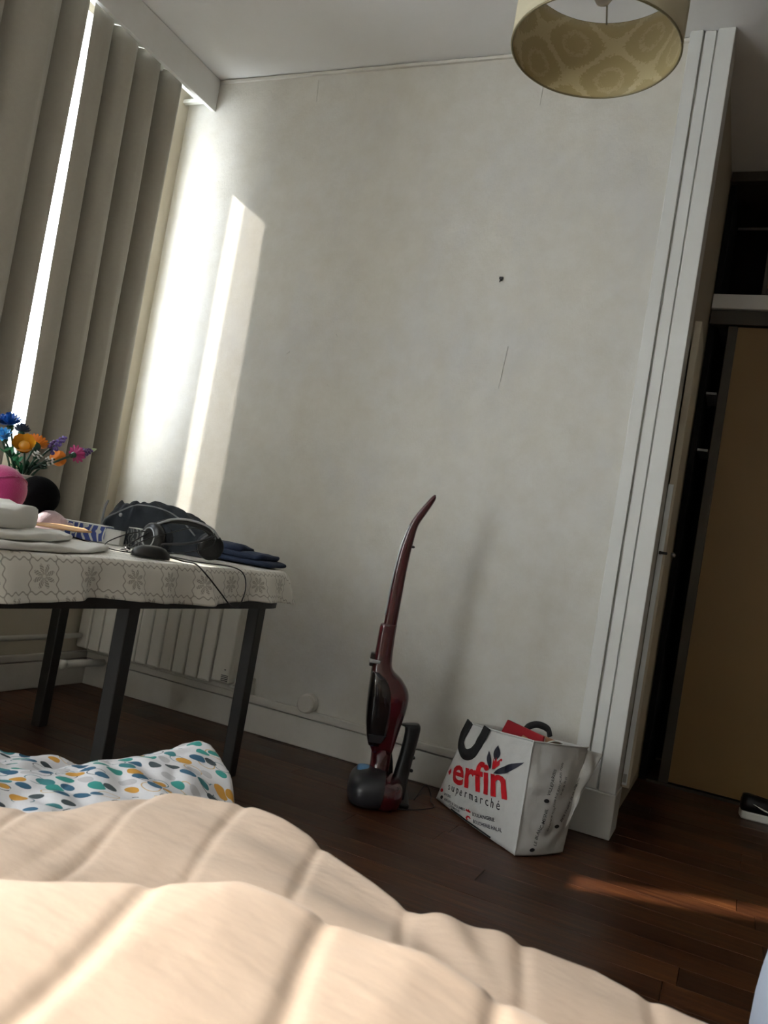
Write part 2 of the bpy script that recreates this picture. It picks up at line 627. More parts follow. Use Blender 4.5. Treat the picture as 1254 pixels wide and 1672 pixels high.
M['lightblue'] = basic('sky_blue_plastic', '#4a9bd0', 0.3, var=0.15)
M['darkblue'] = basic('dark_slate_blue_plastic', '#22344f', 0.35, var=0.15)
M['gold'] = basic('golden_glossy_plastic', '#cf9428', 0.15, var=0.1, coat=0.6)
M['orange'] = basic('orange_plastic', '#e4801c', 0.35, var=0.1)
M['lavender'] = basic('lavender_plastic', '#6f5ba6', 0.35, var=0.15)
M['purple'] = basic('purple_plastic', '#5a3a78', 0.35, var=0.2)
M['magenta'] = basic('magenta_plastic', '#b02d70', 0.3, var=0.15)
M['whitepl'] = basic('white_plastic', '#dedfd8', 0.35, var=0.03)
M['salmon'] = basic('salmon_plush', '#d8806a', 0.9, var=0.06)

H = 2.92          # ceiling height
XR, YB = 4.25, -5.2

# ------------------------------------------------------------------ the room shell
fl = struct(box('floor', M['wood'], None, -0.02, XR, YB, 1.75, -0.10, -0.020))
PW = 0.104
meshes = {}
row = 0
y = 1.10
while y > -2.5:
    x = 0.0 - random.uniform(0, 1.1)
    while x < XR:
        L = random.choice((0.9, 1.2, 1.5))
        x0, x1 = max(x, 0.0), min(x + L, XR)
        if x1 - x0 > 0.12:
            ln = round(x1 - x0, 2)
            if ln not in meshes:
                o = box('plank', M['wood'], fl, 0.0, ln - 0.002, -PW + 0.001, 0.0, -0.0195, 0.0, world=False)
                md = o.data
                bm = bmesh.new(); bm.from_mesh(md)
                bmesh.ops.bevel(bm, geom=[e for e in bm.edges if all(v.co.z > -0.001 for v in e.verts)], offset=0.0007, segments=1, affect='EDGES')
                bm.to_mesh(md); bm.free()
                meshes[ln] = md
            else:
                o = bpy.data.objects.new('plank', meshes[ln])
                COL.objects.link(o)
                o.parent = fl
            o.location = (x0, y, random.uniform(-0.0008, 0.0))
        x += L
    y -= PW
    row += 1
struct(box('floor_near', M['wood'], None, 0.0, XR, YB, y - 0.001, -0.0195, -0.001))

struct(box('ceiling', M['ceil'], None, -0.3, XR + 0.1, YB - 0.1, 1.8, H, H + 0.1))
struct(box('wall_back', M['paper'], None, -0.26, 2.42, 0.0, 0.12, -0.02, H))
# window wall, pierced by two tall windows
wl = MB()
ys = [YB, W2[0], W2[1], W1[0], W1[1], 0.0]
wl.box(-0.26, 0, ys[0], ys[1], -0.02, H)
wl.box(-0.26, 0, ys[2], ys[3], -0.02, H)
wl.box(-0.26, 0, ys[4], ys[5], -0.02, H)
for w in (W1, W2):
    wl.box(-0.26, 0, w[0], w[1], -0.02, w[2])
    wl.box(-0.26, 0, w[0], w[1], w[3], H)
struct(wl.build('wall_left', M['cream']))
struct(box('wall_right', M['rightwall'], None, XR, XR + 0.12, YB, 1.8, -0.02, H))
struct(box('wall_front', M['darkwall'], None, -0.26, XR + 0.1, YB - 0.12, YB, -0.02, H))
# alcove with the built-in wardrobe
struct(box('wall_alcove_left', M['beigewall'], None, 2.30, 2.42, 0.12, 1.75, -0.02, H))
struct(box('wall_alcove_back', M['beigewall'], None, 2.30, XR, 1.75, 1.85, -0.02, H))


def window(name, w, nsash=2):
    y0, y1, z0, z1 = w
    root = bpy.data.objects.new(name, None)
    COL.objects.link(root)
    root.location = (-0.2, (y0 + y1) / 2, z0)
    root['kind'] = 'structure'
    f = MB()
    t = 0.05
    f.box(-0.23, -0.17, y0, y0 + t, z0, z1).box(-0.23, -0.17, y1 - t, y1, z0, z1)
    f.box(-0.23, -0.17, y0 + t, y1 - t, z0, z0 + t).box(-0.23, -0.17, y0 + t, y1 - t, z1 - t, z1)
    f.build('window_frame', M['white'], root, bevel=0.004)
    ya, yb = y0 + t, y1 - t
    wd = (yb - ya) / nsash
    for k in range(nsash):
        a, b = ya + k * wd, ya + (k + 1) * wd
        s = MB()
        q = 0.045
        za, zb = z0 + t, z1 - t
        s.box(-0.215, -0.175, a, a + q, za, zb).box(-0.215, -0.175, b - q, b, za, zb)
        s.box(-0.215, -0.175, a + q, b - q, za, za + q).box(-0.215, -0.175, a + q, b - q, zb - q, zb)
        so = s.build('window_sash', M['white'], root, bevel=0.003)
        box('pane', M['glass'], so, -0.198, -0.194, a + q, b - q, za + q, zb - q)
    return root


window('window_1', W1)
window('window_2', W2)
struct(box('low_shelf', M['white'], None, 0.0, 0.11, -1.62, -0.55, 0.378, 0.418, bevel=0.005))  # white shelf set low on the window wall, well below the opening

# baseboards: tall old skirting with a projecting cap
bb = MB()
bb.box(0.02, 2.30, -0.020, 0.0, 0.0, 0.118).box(0.02, 2.30, -0.026, 0.0, 0.122, 0.152)
bbo = struct(bb.build('baseboard_back', M['oldwhite'], bevel=0.004))
box('raised_board', M['oldwhite'], bbo, 0.02, 0.93, -0.030, 0.0, 0.152, 0.222, bevel=0.004)
bl = MB()
bl.box(0.0, 0.020, -2.2, -0.0, 0.0, 0.118).box(0.0, 0.026, -2.2, -0.0, 0.122, 0.152)
struct(bl.build('baseboard_left', M['oldwhite'], bevel=0.004))
struct(MB().tube([(0.17, -0.004, H - 0.012), (2.3, -0.004, H - 0.012)], 0.009, 6).build('trim_1', M['oldwhite']))

# door casing at the end of the papered wall: three stepped boards on a plinth
tr = MB().box(2.288, 2.44, -0.022, 0.12, 0.155, H).build('trim_2', M['trimwhite'], bevel=0.003)
struct(tr)
box('casing_board', M['trimwhite'], tr, 2.288, 2.333, -0.040, -0.022, 0.155, H, bevel=0.003)
box('casing_board', M['trimwhite'], tr, 2.339, 2.378, -0.032, -0.022, 0.155, H, bevel=0.003)
box('casing_board', M['trimwhite'], tr, 2.384, 2.443, -0.040, -0.022, 0.155, H, bevel=0.003)
MB().tube([(2.287, -0.004, 0.156), (2.287, -0.004, H - 0.004)], 0.004, 6).build('highlight_bead', M['whitepl'], tr)  # white bead puts the highlight line of the casing edge into colour
box('plinth', M['trimwhite'], tr, 2.284, 2.447, -0.048, 0.12, 0.0, 0.155, bevel=0.004)

# ------------------------------------------------------------------ wardrobe in the alcove
wy = 1.05
wr = thing('built_in_wardrobe', (2.42, wy, 0), 'built-in wardrobe with sliding ochre doors filling the dark alcove', 'wardrobe')
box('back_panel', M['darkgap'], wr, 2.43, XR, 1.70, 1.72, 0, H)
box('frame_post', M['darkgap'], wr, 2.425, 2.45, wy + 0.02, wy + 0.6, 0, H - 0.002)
box('header', M['bronze'], wr, 2.425, XR - 0.01, wy - 0.02, wy + 0.5, H - 0.05, H - 0.003)
box('middle_rail', M['white'], wr, 2.425, XR - 0.01, wy - 0.03, wy + 0.02, 2.245, 2.315, bevel=0.004)
box('shelf_board', M['white'], wr, 2.45, XR - 0.01, wy + 0.03, 1.69, 2.255, 2.275)
box('sliding_track', M['bronze'], wr, 2.425, XR - 0.01, wy - 0.01, wy + 0.06, 2.175, 2.243, bevel=0.003)
ld = box('lower_door', M['ochre'], wr, 2.555, 3.45, wy + 0.012, wy + 0.034, 0.02, 2.17)
box('door_frame', M['bronze'], ld, 2.512, 2.555, wy + 0.004, wy + 0.040, 0.012, 2.172, bevel=0.003)
ld2 = box('lower_door', M['ochre'], wr, 3.40, XR - 0.01, wy + 0.045, wy + 0.065, 0.02, 2.17)
ud = box('upper_door', M['ochre2'], wr, 2.652, 3.45, wy + 0.012, wy + 0.034, 2.36, H - 0.06)
box('door_frame', M['bronze'], ud, 2.632, 2.652, wy + 0.004, wy + 0.040, 2.33, H - 0.055, bevel=0.003)
box('door_frame', M['bronze'], ud, 2.652, 3.45, wy + 0.004, wy + 0.040, 2.33, 2.36, bevel=0.003)
box('floor_track', M['bronze'], wr, 2.46, XR - 0.01, wy, wy + 0.07, 0.0, 0.012)
for zz in (1.86, 1.58):
    box('shelf_edge', M['white'], wr, 2.452, 2.50, wy + 0.10, 1.4, zz, zz + 0.012)

# ------------------------------------------------------------------ narrow door leaf folded back into the alcove
dl = thing('open_door_leaf', (2.44, 0.13, 0.15), 'narrow white door leaf standing open behind the casing, black latch on its edge', 'door', rz=math.radians(1.5))
box('leaf_panel', M['cream'], dl, 0.004, 0.030, 0.0, 0.36, 0.0, 1.74, bevel=0.003, world=False)
box('edge_strip', M['alu'], dl, 0.002, 0.020, -0.006, 0.0, 0.01, 1.12, world=False)
box('screw_plate', M['silver'], dl, 0.004, 0.016, -0.010, -0.006, 0.02, 0.05, world=False)
lt = MB().box(0.006, 0.014, -0.020, -0.006, 0.858, 0.870).box(0.006, 0.036, -0.026, -0.018, 0.859, 0.869)
lt.build('latch', M['blackplastic'], dl, bevel=0.002, world=False)
kp = MB().lathe([(0.0, 0), (0.009, 0.001), (0.011, 0.01), (0.006, 0.018), (0, 0.02)], 12, (0.038, 0.33, 0.87))
kp.build('knob', M['silver'], dl, smooth=True, world=False)

# ------------------------------------------------------------------ curtain pelmet and rail
pe = thing('curtain_pelmet', (0.15, 0, 2.77), 'white boxed pelmet board along the ceiling above the curtains', 'pelmet')
box('face_board', M['white'], pe, 0.145, 0.165, -4.3, -0.002, 2.765, H - 0.002, bevel=0.002)
box('rail', M['whitepl'], pe, 0.055, 0.085, -4.3, -0.02, 2.815, 2.835, bevel=0.003)
MB().box(0.0, 0.145, -0.045, -0.022, 2.795, 2.813).box(0.06, 0.075, -0.045, -0.022, 2.813, 2.85).build('wall_bracket', M['whitepl'], pe, bevel=0.002)
for yy in (-0.30, -0.52, -0.80, -1.2):
    MB().lathe([(0.0, -0.012), (0.010, -0.010), (0.012, 0), (0.010, 0.010), (0, 0.012)], 10, (0.07, yy, 2.803)).build('glider', M['whitepl'], pe, smooth=True)


def curtain(name, label, path_bot, path_top, z0, z1, tucks=3):
    """cloth swept between a bottom path and a top path of (x, y) points"""
    A = spline([(p[0], p[1], 0) for p in path_bot], 14)
    B = spline([(p[0], p[1], 0) for p in path_top], 14)
    nz = 46
    X = np.zeros((len(A), nz)); Y = X.copy(); Z = X.copy()
    for i, (a, b) in enumerate(zip(A, B)):
        for k in range(nz):
            t = k / (nz - 1)
            w = t ** 1.1
            jx = 0.006 * noise.noise(Vector((i * 0.08, t * 2.2, 3.1)))
            X[i, k] = a.x * (1 - w) + b.x * w + jx
            Y[i, k] = a.y * (1 - w) + b.y * w + jx * 0.7
            Z[i, k] = z0 + (z1 - z0) * t
    o = grid_obj(name, X, Y, Z, M['curtain'], thick=0.003)
    return tag(o, label, 'curtain', 'taupe curtains at the window')


def folds(y0, y1, n, xc, amp, phase=0.0, skew=0.25):
    pts = []
    m = n * 8
    for i in range(m + 1):
        t = i / m
        a = 2 * PI * n * t + phase
        y = y0 + (y1 - y0) * t
        per = abs(y1 - y0) / n
        pts.append((xc + amp * math.cos(a), y + skew * per * 0.5 * math.sin(a)))
    return pts


fb = [(0.128, -0.705), (0.150, -0.672)] + folds(-0.63, -0.215, 3, 0.083, 0.058, 0.6)
ft = [(0.098, -0.735), (0.110, -0.700)] + folds(-0.66, -0.205, 3, 0.075, 0.048, 0.6)
curtain('curtain', 'taupe curtain panel hanging nearest the corner, right of the bright slit', fb, ft, 0.56, 2.812)
nb = folds(-1.56, -0.86, 3, 0.083, 0.056, 2.6) + [(0.122, -0.80), (0.115, -0.775), (0.060, -0.746), (0.030, -0.733)]
nt = folds(-1.56, -0.86, 3, 0.075, 0.048, 2.6) + [(0.108, -0.80), (0.102, -0.765), (0.060, -0.746), (0.030, -0.733)]
curtain('curtain', 'unseen taupe curtain panel farthest from the corner, added beyond the frame to narrow the sun slit', folds(-1.99, -1.615, 2, 0.085, 0.04, 0.0), folds(-1.99, -1.615, 2, 0.075, 0.035, 0.0), 0.56, 2.812)  # out-of-view panel added so a narrow slit throws the floor sun streak
curtain('curtain', 'taupe curtain panel at the left frame edge, left of the bright slit', nb, nt, 0.56, 2.812)

def m_sheer():
    n = NT('white_voile')
    t = n.n('ShaderNodeBsdfTranslucent')
    v = n.noise(n.coord('Object', (60, 60, 1)), 20, 3)
    n.link(n.mix(v, lin('#e4e3de'), lin('#f2f1ee')), t.inputs[0])
    p = n.n('ShaderNodeBsdfTransparent')
    mx = n.n('ShaderNodeMixShader')
    mx.inputs[0].default_value = 0.34
    n.link(t.outputs[0], mx.inputs[1])
    n.link(p.outputs[0], mx.inputs[2])
    n.link(mx.outputs[0], n.out.inputs[0])
    return n.m


M['sheer'] = m_sheer()
vp_ = spline([(a, b, 0) for a, b in folds(-1.50, -0.180, 11, 0.014, 0.010, 0.0)], 3)
vX = np.array([[p.x] * 2 for p in vp_]); vY = np.array([[p.y] * 2 for p in vp_]); vZ = np.array([[0.60, 2.80]] * len(vp_))
tag(grid_obj('added_sheer_curtain', vX, vY, vZ, M['sheer']), 'white voile curtain added behind the taupe panels to soften the sun, glowing in the slit', 'sheer curtain')  # voile added to dim one band of the sun patch on the wall
sp_ = spline([(a, b, 0) for a, b in folds(-5.18, -3.50, 14, 0.085, 0.018, 0.0)], 3)
sX = np.array([[p.x] * 2 for p in sp_]); sY = np.array([[p.y] * 2 for p in sp_]); sZ = np.array([[0.2, 2.83]] * len(sp_))
tag(grid_obj('added_sheer_curtain', sX, sY, sZ, M['sheer']), 'unseen white voile curtain added over the second window to soften the sun on the bed', 'sheer curtain')  # unseen voile added to weaken the direct sun on the duvet

# ------------------------------------------------------------------ radiator, pipes, wall fittings
ra = thing('panel_radiator', (0.44, -0.06, 0.18), 'white electric radiator of upright panels on the wall under the table', 'radiator')
box('body', M['radiator'], ra, 0.02, 0.86, -0.080, -0.025, 0.19, 0.62, bevel=0.006)
nf = 11
fw = (0.77 - 0.02) / nf
for i in range(nf):
    box('fin', M['radiator'], ra, 0.02 + i * fw + 0.0025, 0.02 + (i + 1) * fw - 0.0025, -0.108, -0.078, 0.178, 0.628, bevel=0.008)
cb = box('control_box', M['radiator'], ra, 0.775, 0.862, -0.108, -0.078, 0.190, 0.628, bevel=0.008)
for i in range(4):
    box('vent_slot', M['greyplastic'], cb, 0.825, 0.858, -0.1095, -0.107, 0.200 + i * 0.007, 0.203 + i * 0.007)
MB().lathe([(0, 0), (0.004, 0), (0.004, 0.003), (0, 0.003)], 12, (0.84, -0.1095, 0.245)).build('indicator', M['greyplastic'], cb)
for bx_ in (0.15, 0.7):
    MB().tube([(bx_, -0.012, 0.24), (bx_, -0.05, 0.24)], 0.008).build('wall_bracket', M['radiator'], ra)
tag(MB().tube(spline([(0.85, -0.05, 0.22), (0.868, -0.06, 0.195), (0.84, -0.052, 0.172), (0.895, -0.045, 0.185), (0.915, -0.036, 0.235)], 6), 0.0035, 6).build('radiator_cable', M['whitepl'], smooth=True), 'short white power cable curling below the radiator end', 'cable')
tag(MB().tube([(0.05, -0.118, 0.234), (0.05, -2.1, 0.230)], 0.012, 10).build('water_pipe', M['oldwhite'], smooth=True), 'thin white pipe running along the window wall', 'pipe')
ps = thing('pipe_stub', (0.12, -0.17, 0.12), 'thick painted pipe stub end poking from the corner skirting', 'pipe')
MB().tube([(0.095, -0.235, 0.118), (0.13, -0.028, 0.121)], 0.017, 12).build('stub', M['oldwhite'], ps, smooth=True)
MB().tube([(0.092, -0.255, 0.1178), (0.096, -0.23, 0.118)], 0.021, 12).build('end_cap', M['oldwhite'], ps, smooth=True)
jc = thing('junction_cap', (1.20, -0.026, 0.185), 'round white cap on the wall above the skirting', 'wall cap')
def disc_y(c, r, y0, y1, n=28):
    return MB().loft([[(c[0] + rr * math.cos(2 * PI * k / n), yy, c[1] + rr * math.sin(2 * PI * k / n)) for k in range(n)] for rr, yy in ((r, y1), (r, y0 + 0.004), (r - 0.004, y0))])
disc_y((1.20, 0.180), 0.037, -0.045, -0.0005).build('cap', M['oldwhite'], jc)
disc_y((1.20, 0.180), 0.040, -0.030, -0.0005).build('collar', M['oldwhite'], jc)
nl = thing('wall_nail', (1.715, 0, 1.978), 'small bent nail with a scrap stuck in the papered wall', 'nail')
MB().tube([(1.715, 0.0, 1.978), (1.715, -0.014, 1.98), (1.713, -0.016, 1.966)], 0.0025, 6).build('shank', M['blackplastic'], nl)
MB().box(1.705, 1.720, -0.006, -0.001, 1.982, 1.992).build('scrap', M['greyplastic'], nl)
# torn slits in the wallpaper
for k, (x, z, h, sl) in enumerate(((0.71, 2.83, 0.10, -0.1), (1.751, 2.75, 0.11, 0.0), (1.78, 1.63, 0.17, 0.06), (0.80, 1.63, 0.012, 1.2), (1.025, 1.50, 0.010, -1.0), (1.025, 1.72, 0.010, -1.0))):
    MB().tube([(x - sl * h / 2, -0.0012, z - h / 2), (x + sl * h / 2, -0.0012, z + h / 2)], [0.0012, 0.0022], 5).build('paper_tear', M['paper'], bpy.data.objects['wall_back'])

# ------------------------------------------------------------------ table and cloth
TX0, TX1, TY0, TY1, TZ = 0.40, 1.315, -1.90, -0.47, 0.715
tb = thing('dining_table', (0.85, -1.2, 0), 'black wooden dining table with square legs under a patterned cloth', 'table')


def rrect(x0, x1, y0, y1, r, nc=14, step=0.012):
    """closed outline points with outward normals, counter-clockwise"""
    out = []
    def line(a, b, nrm):
        n = max(2, int((Vector(b) - Vector(a)).length / step))
        for i in range(n):
            p = Vector(a).lerp(Vector(b), i / n)
            out.append(((p.x, p.y), nrm))
    def arc(c, a0):
        n = max(6, int(r * PI / 2 / step))
        for i in range(n):
            a = a0 + PI / 2 * i / n
            out.append(((c[0] + r * math.cos(a), c[1] + r * math.sin(a)), (math.cos(a), math.sin(a))))
    line((x0 + r, y0), (x1 - r, y0), (0, -1)); arc((x1 - r, y0 + r), -PI / 2)
    line((x1, y0 + r), (x1, y1 - r), (1, 0)); arc((x1 - r, y1 - r), 0)
    line((x1 - r, y1), (x0 + r, y1), (0, 1)); arc((x0 + r, y1 - r), PI / 2)
    line((x0, y1 - r), (x0, y0 + r), (-1, 0)); arc((x0 + r, y0 + r), PI)
    return out


ol = rrect(TX0, TX1, TY0, TY1, 0.17)
MB().loft([[(p[0], p[1], z) for p, n in ol] for z in (TZ - 0.03, TZ - 0.002)]).build('table_top', M['blackwood'], tb)
ola = rrect(TX0 + 0.02, TX1 - 0.006, TY0 + 0.02, TY1 - 0.004, 0.16)
MB().loft([[(p[0], p[1], z) for p, n in ola] for z in (0.592, TZ - 0.03)]).build('apron', M['blackwood'], tb)
for lx, ly in ((0.47, -0.70), (1.24, -1.25), (1.235, -0.59), (0.47, -1.25)):
    a, b = 0.021, 0.0225
    MB().loft([[(lx + sx * q, ly + sy * q, z) for sx, sy in ((-1, -1), (1, -1), (1, 1), (-1, 1))] for q, z in ((a, 0.0), (b, 0.592))]).build('leg', M['blackwood'], tb, bevel=0.004)


def cloth_mesh():
    n = len(ol)
    S = [0.0]
    for i in range(1, n):
        S.append(S[-1] + (Vector(ol[i][0]) - Vector(ol[i - 1][0])).length)
    drops = [-0.03, -0.012, -0.004, 0.0, 0.006, 0.014, 0.03, 0.05, 0.07, 0.09, 0.105, 0.112]
    X = np.zeros((n + 1, len(drops))); Y = X.copy(); Z = X.copy(); U = X.copy(); V = X.copy()
    for i in range(n + 1):
        (px, py), (nx, ny) = ol[i % n]
        s = S[i % n]
        wave = 0.014 * math.sin(s * 21 + 0.6) + 0.009 * math.sin(s * 37 + 2) + 0.004 * math.sin(s * 63)
        corner = max(0.0, abs(nx * ny) * 2)
        for k, d in enumerate(drops):
            if d <= 0:
                off, dz = d + 0.004, 0.0
            else:
                t = d / 0.112
                off = 0.004 + 0.010 * min(1, d / 0.02) + t * (0.018 + wave + 0.030 * corner)
                dz = -max(0.0, d - 0.004) * (0.96 + 0.06 * math.sin(s * 9 + 1))
            X[i, k] = px + nx * off; Y[i, k] = py + ny * off; Z[i, k] = TZ + 0.004 + dz
            U[i, k] = py + ny * d; V[i, k] = px + nx * d + (0.0 if abs(nx) > 0.7 else 0.0)
    o = grid_obj('tablecloth', X, Y, Z, M['cloth'], uv=(U, V))
    # close the flat top
    me = o.data
    bm = bmesh.new(); bm.from_mesh(me)
    bmesh.ops.remove_doubles(bm, verts=bm.verts, dist=1e-5)
    lay = bm.loops.layers.uv.active
    be = [e for e in bm.edges if e.is_boundary and all(v.co.z > TZ + 0.002 for v in e.verts)]
    r = bmesh.ops.contextual_create(bm, geom=be)
    for f in r['faces']:
        f.smooth = True
        for l in f.loops:
            l[lay].uv = (l.vert.co.y, l.vert.co.x)
    bmesh.ops.recalc_face_normals(bm, faces=bm.faces)
    bm.to_mesh(me); bm.free()
    md = o.modifiers.new('solid', 'SOLIDIFY'); md.thickness = 0.0015; md.offset = -1
    return o


tc = tag(cloth_mesh(), 'ivory oilcloth with grey lace-tile print draped over the dining table', 'tablecloth')
hem = [(TX1 + 0.05, y_, TZ - 0.1) for y_ in (-1, -1)]
TT = TZ + 0.0055      # where things stand on the cloth

# ------------------------------------------------------------------ things on the table
# navy trousers folded at the table end
jt = thing('folded_trousers', (1.05, -0.58, TT), 'folded dark navy trousers lying at the right end of the table', 'trousers')
def slab(cx, cy, lx, ly, z0, z1, rot, amp, seed, e=0.35):
    m = MB()
    m.blob((cx, cy, (z0 + z1) / 2), (lx, ly, (z1 - z0) / 2), 56, 14, 0.55, e, amp, 14.0, seed, rot)
    return m
slab(1.085, -0.555, 0.180, 0.085, TT + 0.001, TT + 0.026, 0.12, 0.012, 1.0, 0.3).build('leg_layer', M['navy'], jt, smooth=True)
slab(1.065, -0.560, 0.170, 0.082, TT + 0.020, TT + 0.046, 0.10, 0.030, 4.0, 0.3).build('leg_layer', M['navy'], jt, smooth=True)
slab(1.015, -0.565, 0.120, 0.075, TT + 0.038, TT + 0.066, 0.12, 0.034, 8.0, 0.3).build('waist_layer', M['navy'], jt, smooth=True)
MB().tube(spline([(1.22, -0.50, TT + 0.006), (1.245, -0.545, TT + 0.008), (1.25, -0.60, TT + 0.006)], 5), 0.005, 6).build('hem', M['charcoal'], jt, smooth=True)

# dark bundled jacket
jk = thing('bundled_jacket', (0.86, -0.68, TT), 'dark charcoal jacket bundled in a heap behind the headphones', 'jacket')
def heap():
    nx_, ny_ = 70, 44
    xs = np.linspace(-0.20, 0.20, nx_); yv = np.linspace(-0.105, 0.105, ny_)
    X, Y = np.meshgrid(xs, yv, indexing='ij')
    prof = np.interp(xs, [-0.20, -0.193, -0.17, -0.13, -0.10, 0.0, 0.08, 0.13, 0.18, 0.20], [0.0, 0.125, 0.148, 0.158, 0.172, 0.160, 0.142, 0.120, 0.060, 0.0])
    sec = np.clip(1 - (np.abs(Y) / 0.105) ** 2.6, 0, 1) ** 0.7
    Z = prof[:, None] * sec
    W = np.zeros_like(X)
    for i in range(nx_):
        for j in range(ny_):
            p = Vector((X[i, j] * 8 + Y[i, j] * 9, Y[i, j] * 9 - X[i, j] * 6, 1.7))
            W[i, j] = abs(noise.noise(p)) * 0.045 + noise.noise(p * 2.4) * 0.010
    cuff = 0.012 * np.exp(-((X + 0.155) / 0.008) ** 2) + 0.010 * np.exp(-((X + 0.115) / 0.006) ** 2)
    Z = np.maximum(0, Z - (W + cuff) * np.clip(Z / 0.06, 0, 1))
    c, s = math.cos(0.40), math.sin(0.40)
    return 0.86 + X * c - Y * s, -0.68 + X * s + Y * c, TT + 0.001 + Z
hp_ = grid_obj('cloth_heap', *heap(), M['charcoal'], jk)
hm = hp_.modifiers.new('sub', 'SUBSURF'); hm.levels = hm.render_levels = 1
MB().tube(spline([(0.72, -0.835, TT + 0.140), (0.718, -0.842, TT + 0.11), (0.72, -0.845, TT + 0.06), (0.73, -0.845, TT + 0.02)], 6), 0.004, 6).build('zip_edge', M['greyrope'], jk, smooth=True)
MB().tube(spline([(0.755, -0.850, TT + 0.03), (0.735, -0.855, TT + 0.05), (0.74, -0.855, TT + 0.075), (0.77, -0.845, TT + 0.10), (0.82, -0.80, TT + 0.140), (0.90, -0.76, TT + 0.140), (0.96, -0.735, TT + 0.115), (1.02, -0.72, TT + 0.07)], 8), 0.0028, 6).build('drawstring', M['greyrope'], jk, smooth=True)
MB().blob((0.785, -0.835, TT + 0.098), (0.007, 0.005, 0.007), 10, 8).build('snap_button', M['silver'], jk, smooth=True)
MB().blob((0.765, -0.845, TT + 0.04), (0.007, 0.006, 0.006), 10, 8).build('snap_button', M['silver'], jk, smooth=True)

# printed cardboard boxes
def flat_box(name, label, c, lx, ly, h, rot, m_side, m_end):
    r = thing(name, (c[0], c[1], TT), label, 'box', rz=rot)
    box('box_body', m_side, r, -lx, lx, -ly, ly, 0.0, h, bevel=0.002, world=False)
    box('end_panel', m_end, r, lx, lx + 0.0015, -ly + 0.002, ly - 0.002, 0.002, h - 0.002, world=False)
    box('lid_seam', M['paperwhite'], r, -lx + 0.002, lx - 0.002, -ly + 0.002, ly - 0.002, h, h + 0.002, world=False)
    return r
flat_box('printed_box', 'flat blue cardboard box with white leaf print beside the plush toys', (0.735, -0.955), 0.095, 0.055, 0.052, math.radians(28), M['boxblue'], M['boxdark'])
flat_box('printed_box', 'small dark grey leaf-print box propped under the bundled jacket', (0.91, -0.84), 0.05, 0.035, 0.062, math.radians(18), M['boxgrey'], M['boxgrey'])
cd_ = thing('white_card_box', (0.86, -0.93, TT), 'tiny white carton between the blue box and the headphones', 'carton', rz=0.35)
box('carton_body', M['paperwhite'], cd_, -0.028, 0.028, -0.02, 0.02, 0, 0.046, bevel=0.002, world=False)
box('flap', M['paperwhite'], cd_, -0.028, 0.028, -0.02, 0.02, 0.0465, 0.0475, world=False)

# headphones lying on their side
hp = thing('headphones', (1.08, -0.92, TT), 'black over-ear headphones tangled in cables on the table', 'headphones')
def disc(c, ax, r, h, n=26):
    ax = Vector(ax).normalized(); u = ax.orthogonal().normalized(); w = ax.cross(u)
    rings = []
    for rr, d in ((r * 0.55, 0), (r * 0.93, 0.08 * h), (r, 0.3 * h), (r, 0.7 * h), (r * 0.9, h)):
        rings.append([Vector(c) + ax * d + u * (rr * math.cos(2 * PI * k / n)) + w * (rr * math.sin(2 * PI * k / n)) for k in range(n)])
    return MB().loft(rings)
ea = disc((1.065, -1.010, TT + 0.048), (0.25, 0.95, 0.10), 0.046, 0.034).build('ear_cup', M['blackplastic'], hp, smooth=True)
disc((1.070, -0.978, TT + 0.05), (0.25, 0.95, 0.10), 0.048, 0.030).build('ear_pad', M['charcoal'], ea, smooth=True)
MB().tube([(1.064 + 0.030 * math.cos(a) * 0.95, -1.012 - 0.030 * math.cos(a) * 0.24, TT + 0.048 + 0.030 * math.sin(a)) for a in [2 * PI * k / 20 for k in range(21)]], 0.0024, 6).build('trim_ring', M['silver'], ea, smooth=True)
eb = disc((1.185, -0.845, TT + 0.044), (-0.75, 0.62, 0.12), 0.042, 0.032).build('ear_cup', M['blackplastic'], hp, smooth=True)
disc((1.165, -0.826, TT + 0.047), (-0.75, 0.62, 0.12), 0.044, 0.028).build('ear_pad', M['charcoal'], eb, smooth=True)
band = spline([(1.065, -1.00, TT + 0.085), (1.09, -0.955, TT + 0.108), (1.13, -0.91, TT + 0.112), (1.17, -0.87, TT + 0.10), (1.19, -0.845, TT + 0.072)], 8)
MB().tube(band, 0.009, 8).build('headband', M['blackplastic'], hp, smooth=True)
MB().tube([p + Vector((0.012, 0.004, 0.008)) for p in band], 0.004, 6).build('headband_trim', M['silver'], hp, smooth=True)
MB().tube(spline([(1.065, -1.00, TT + 0.03), (1.11, -1.00, TT + 0.035), (1.17, -0.95, TT + 0.05), (1.20, -0.89, TT + 0.075), (1.195, -0.86, TT + 0.09)], 8), 0.0045, 6).build('headband_fork', M['greyplastic'], hp, smooth=True)

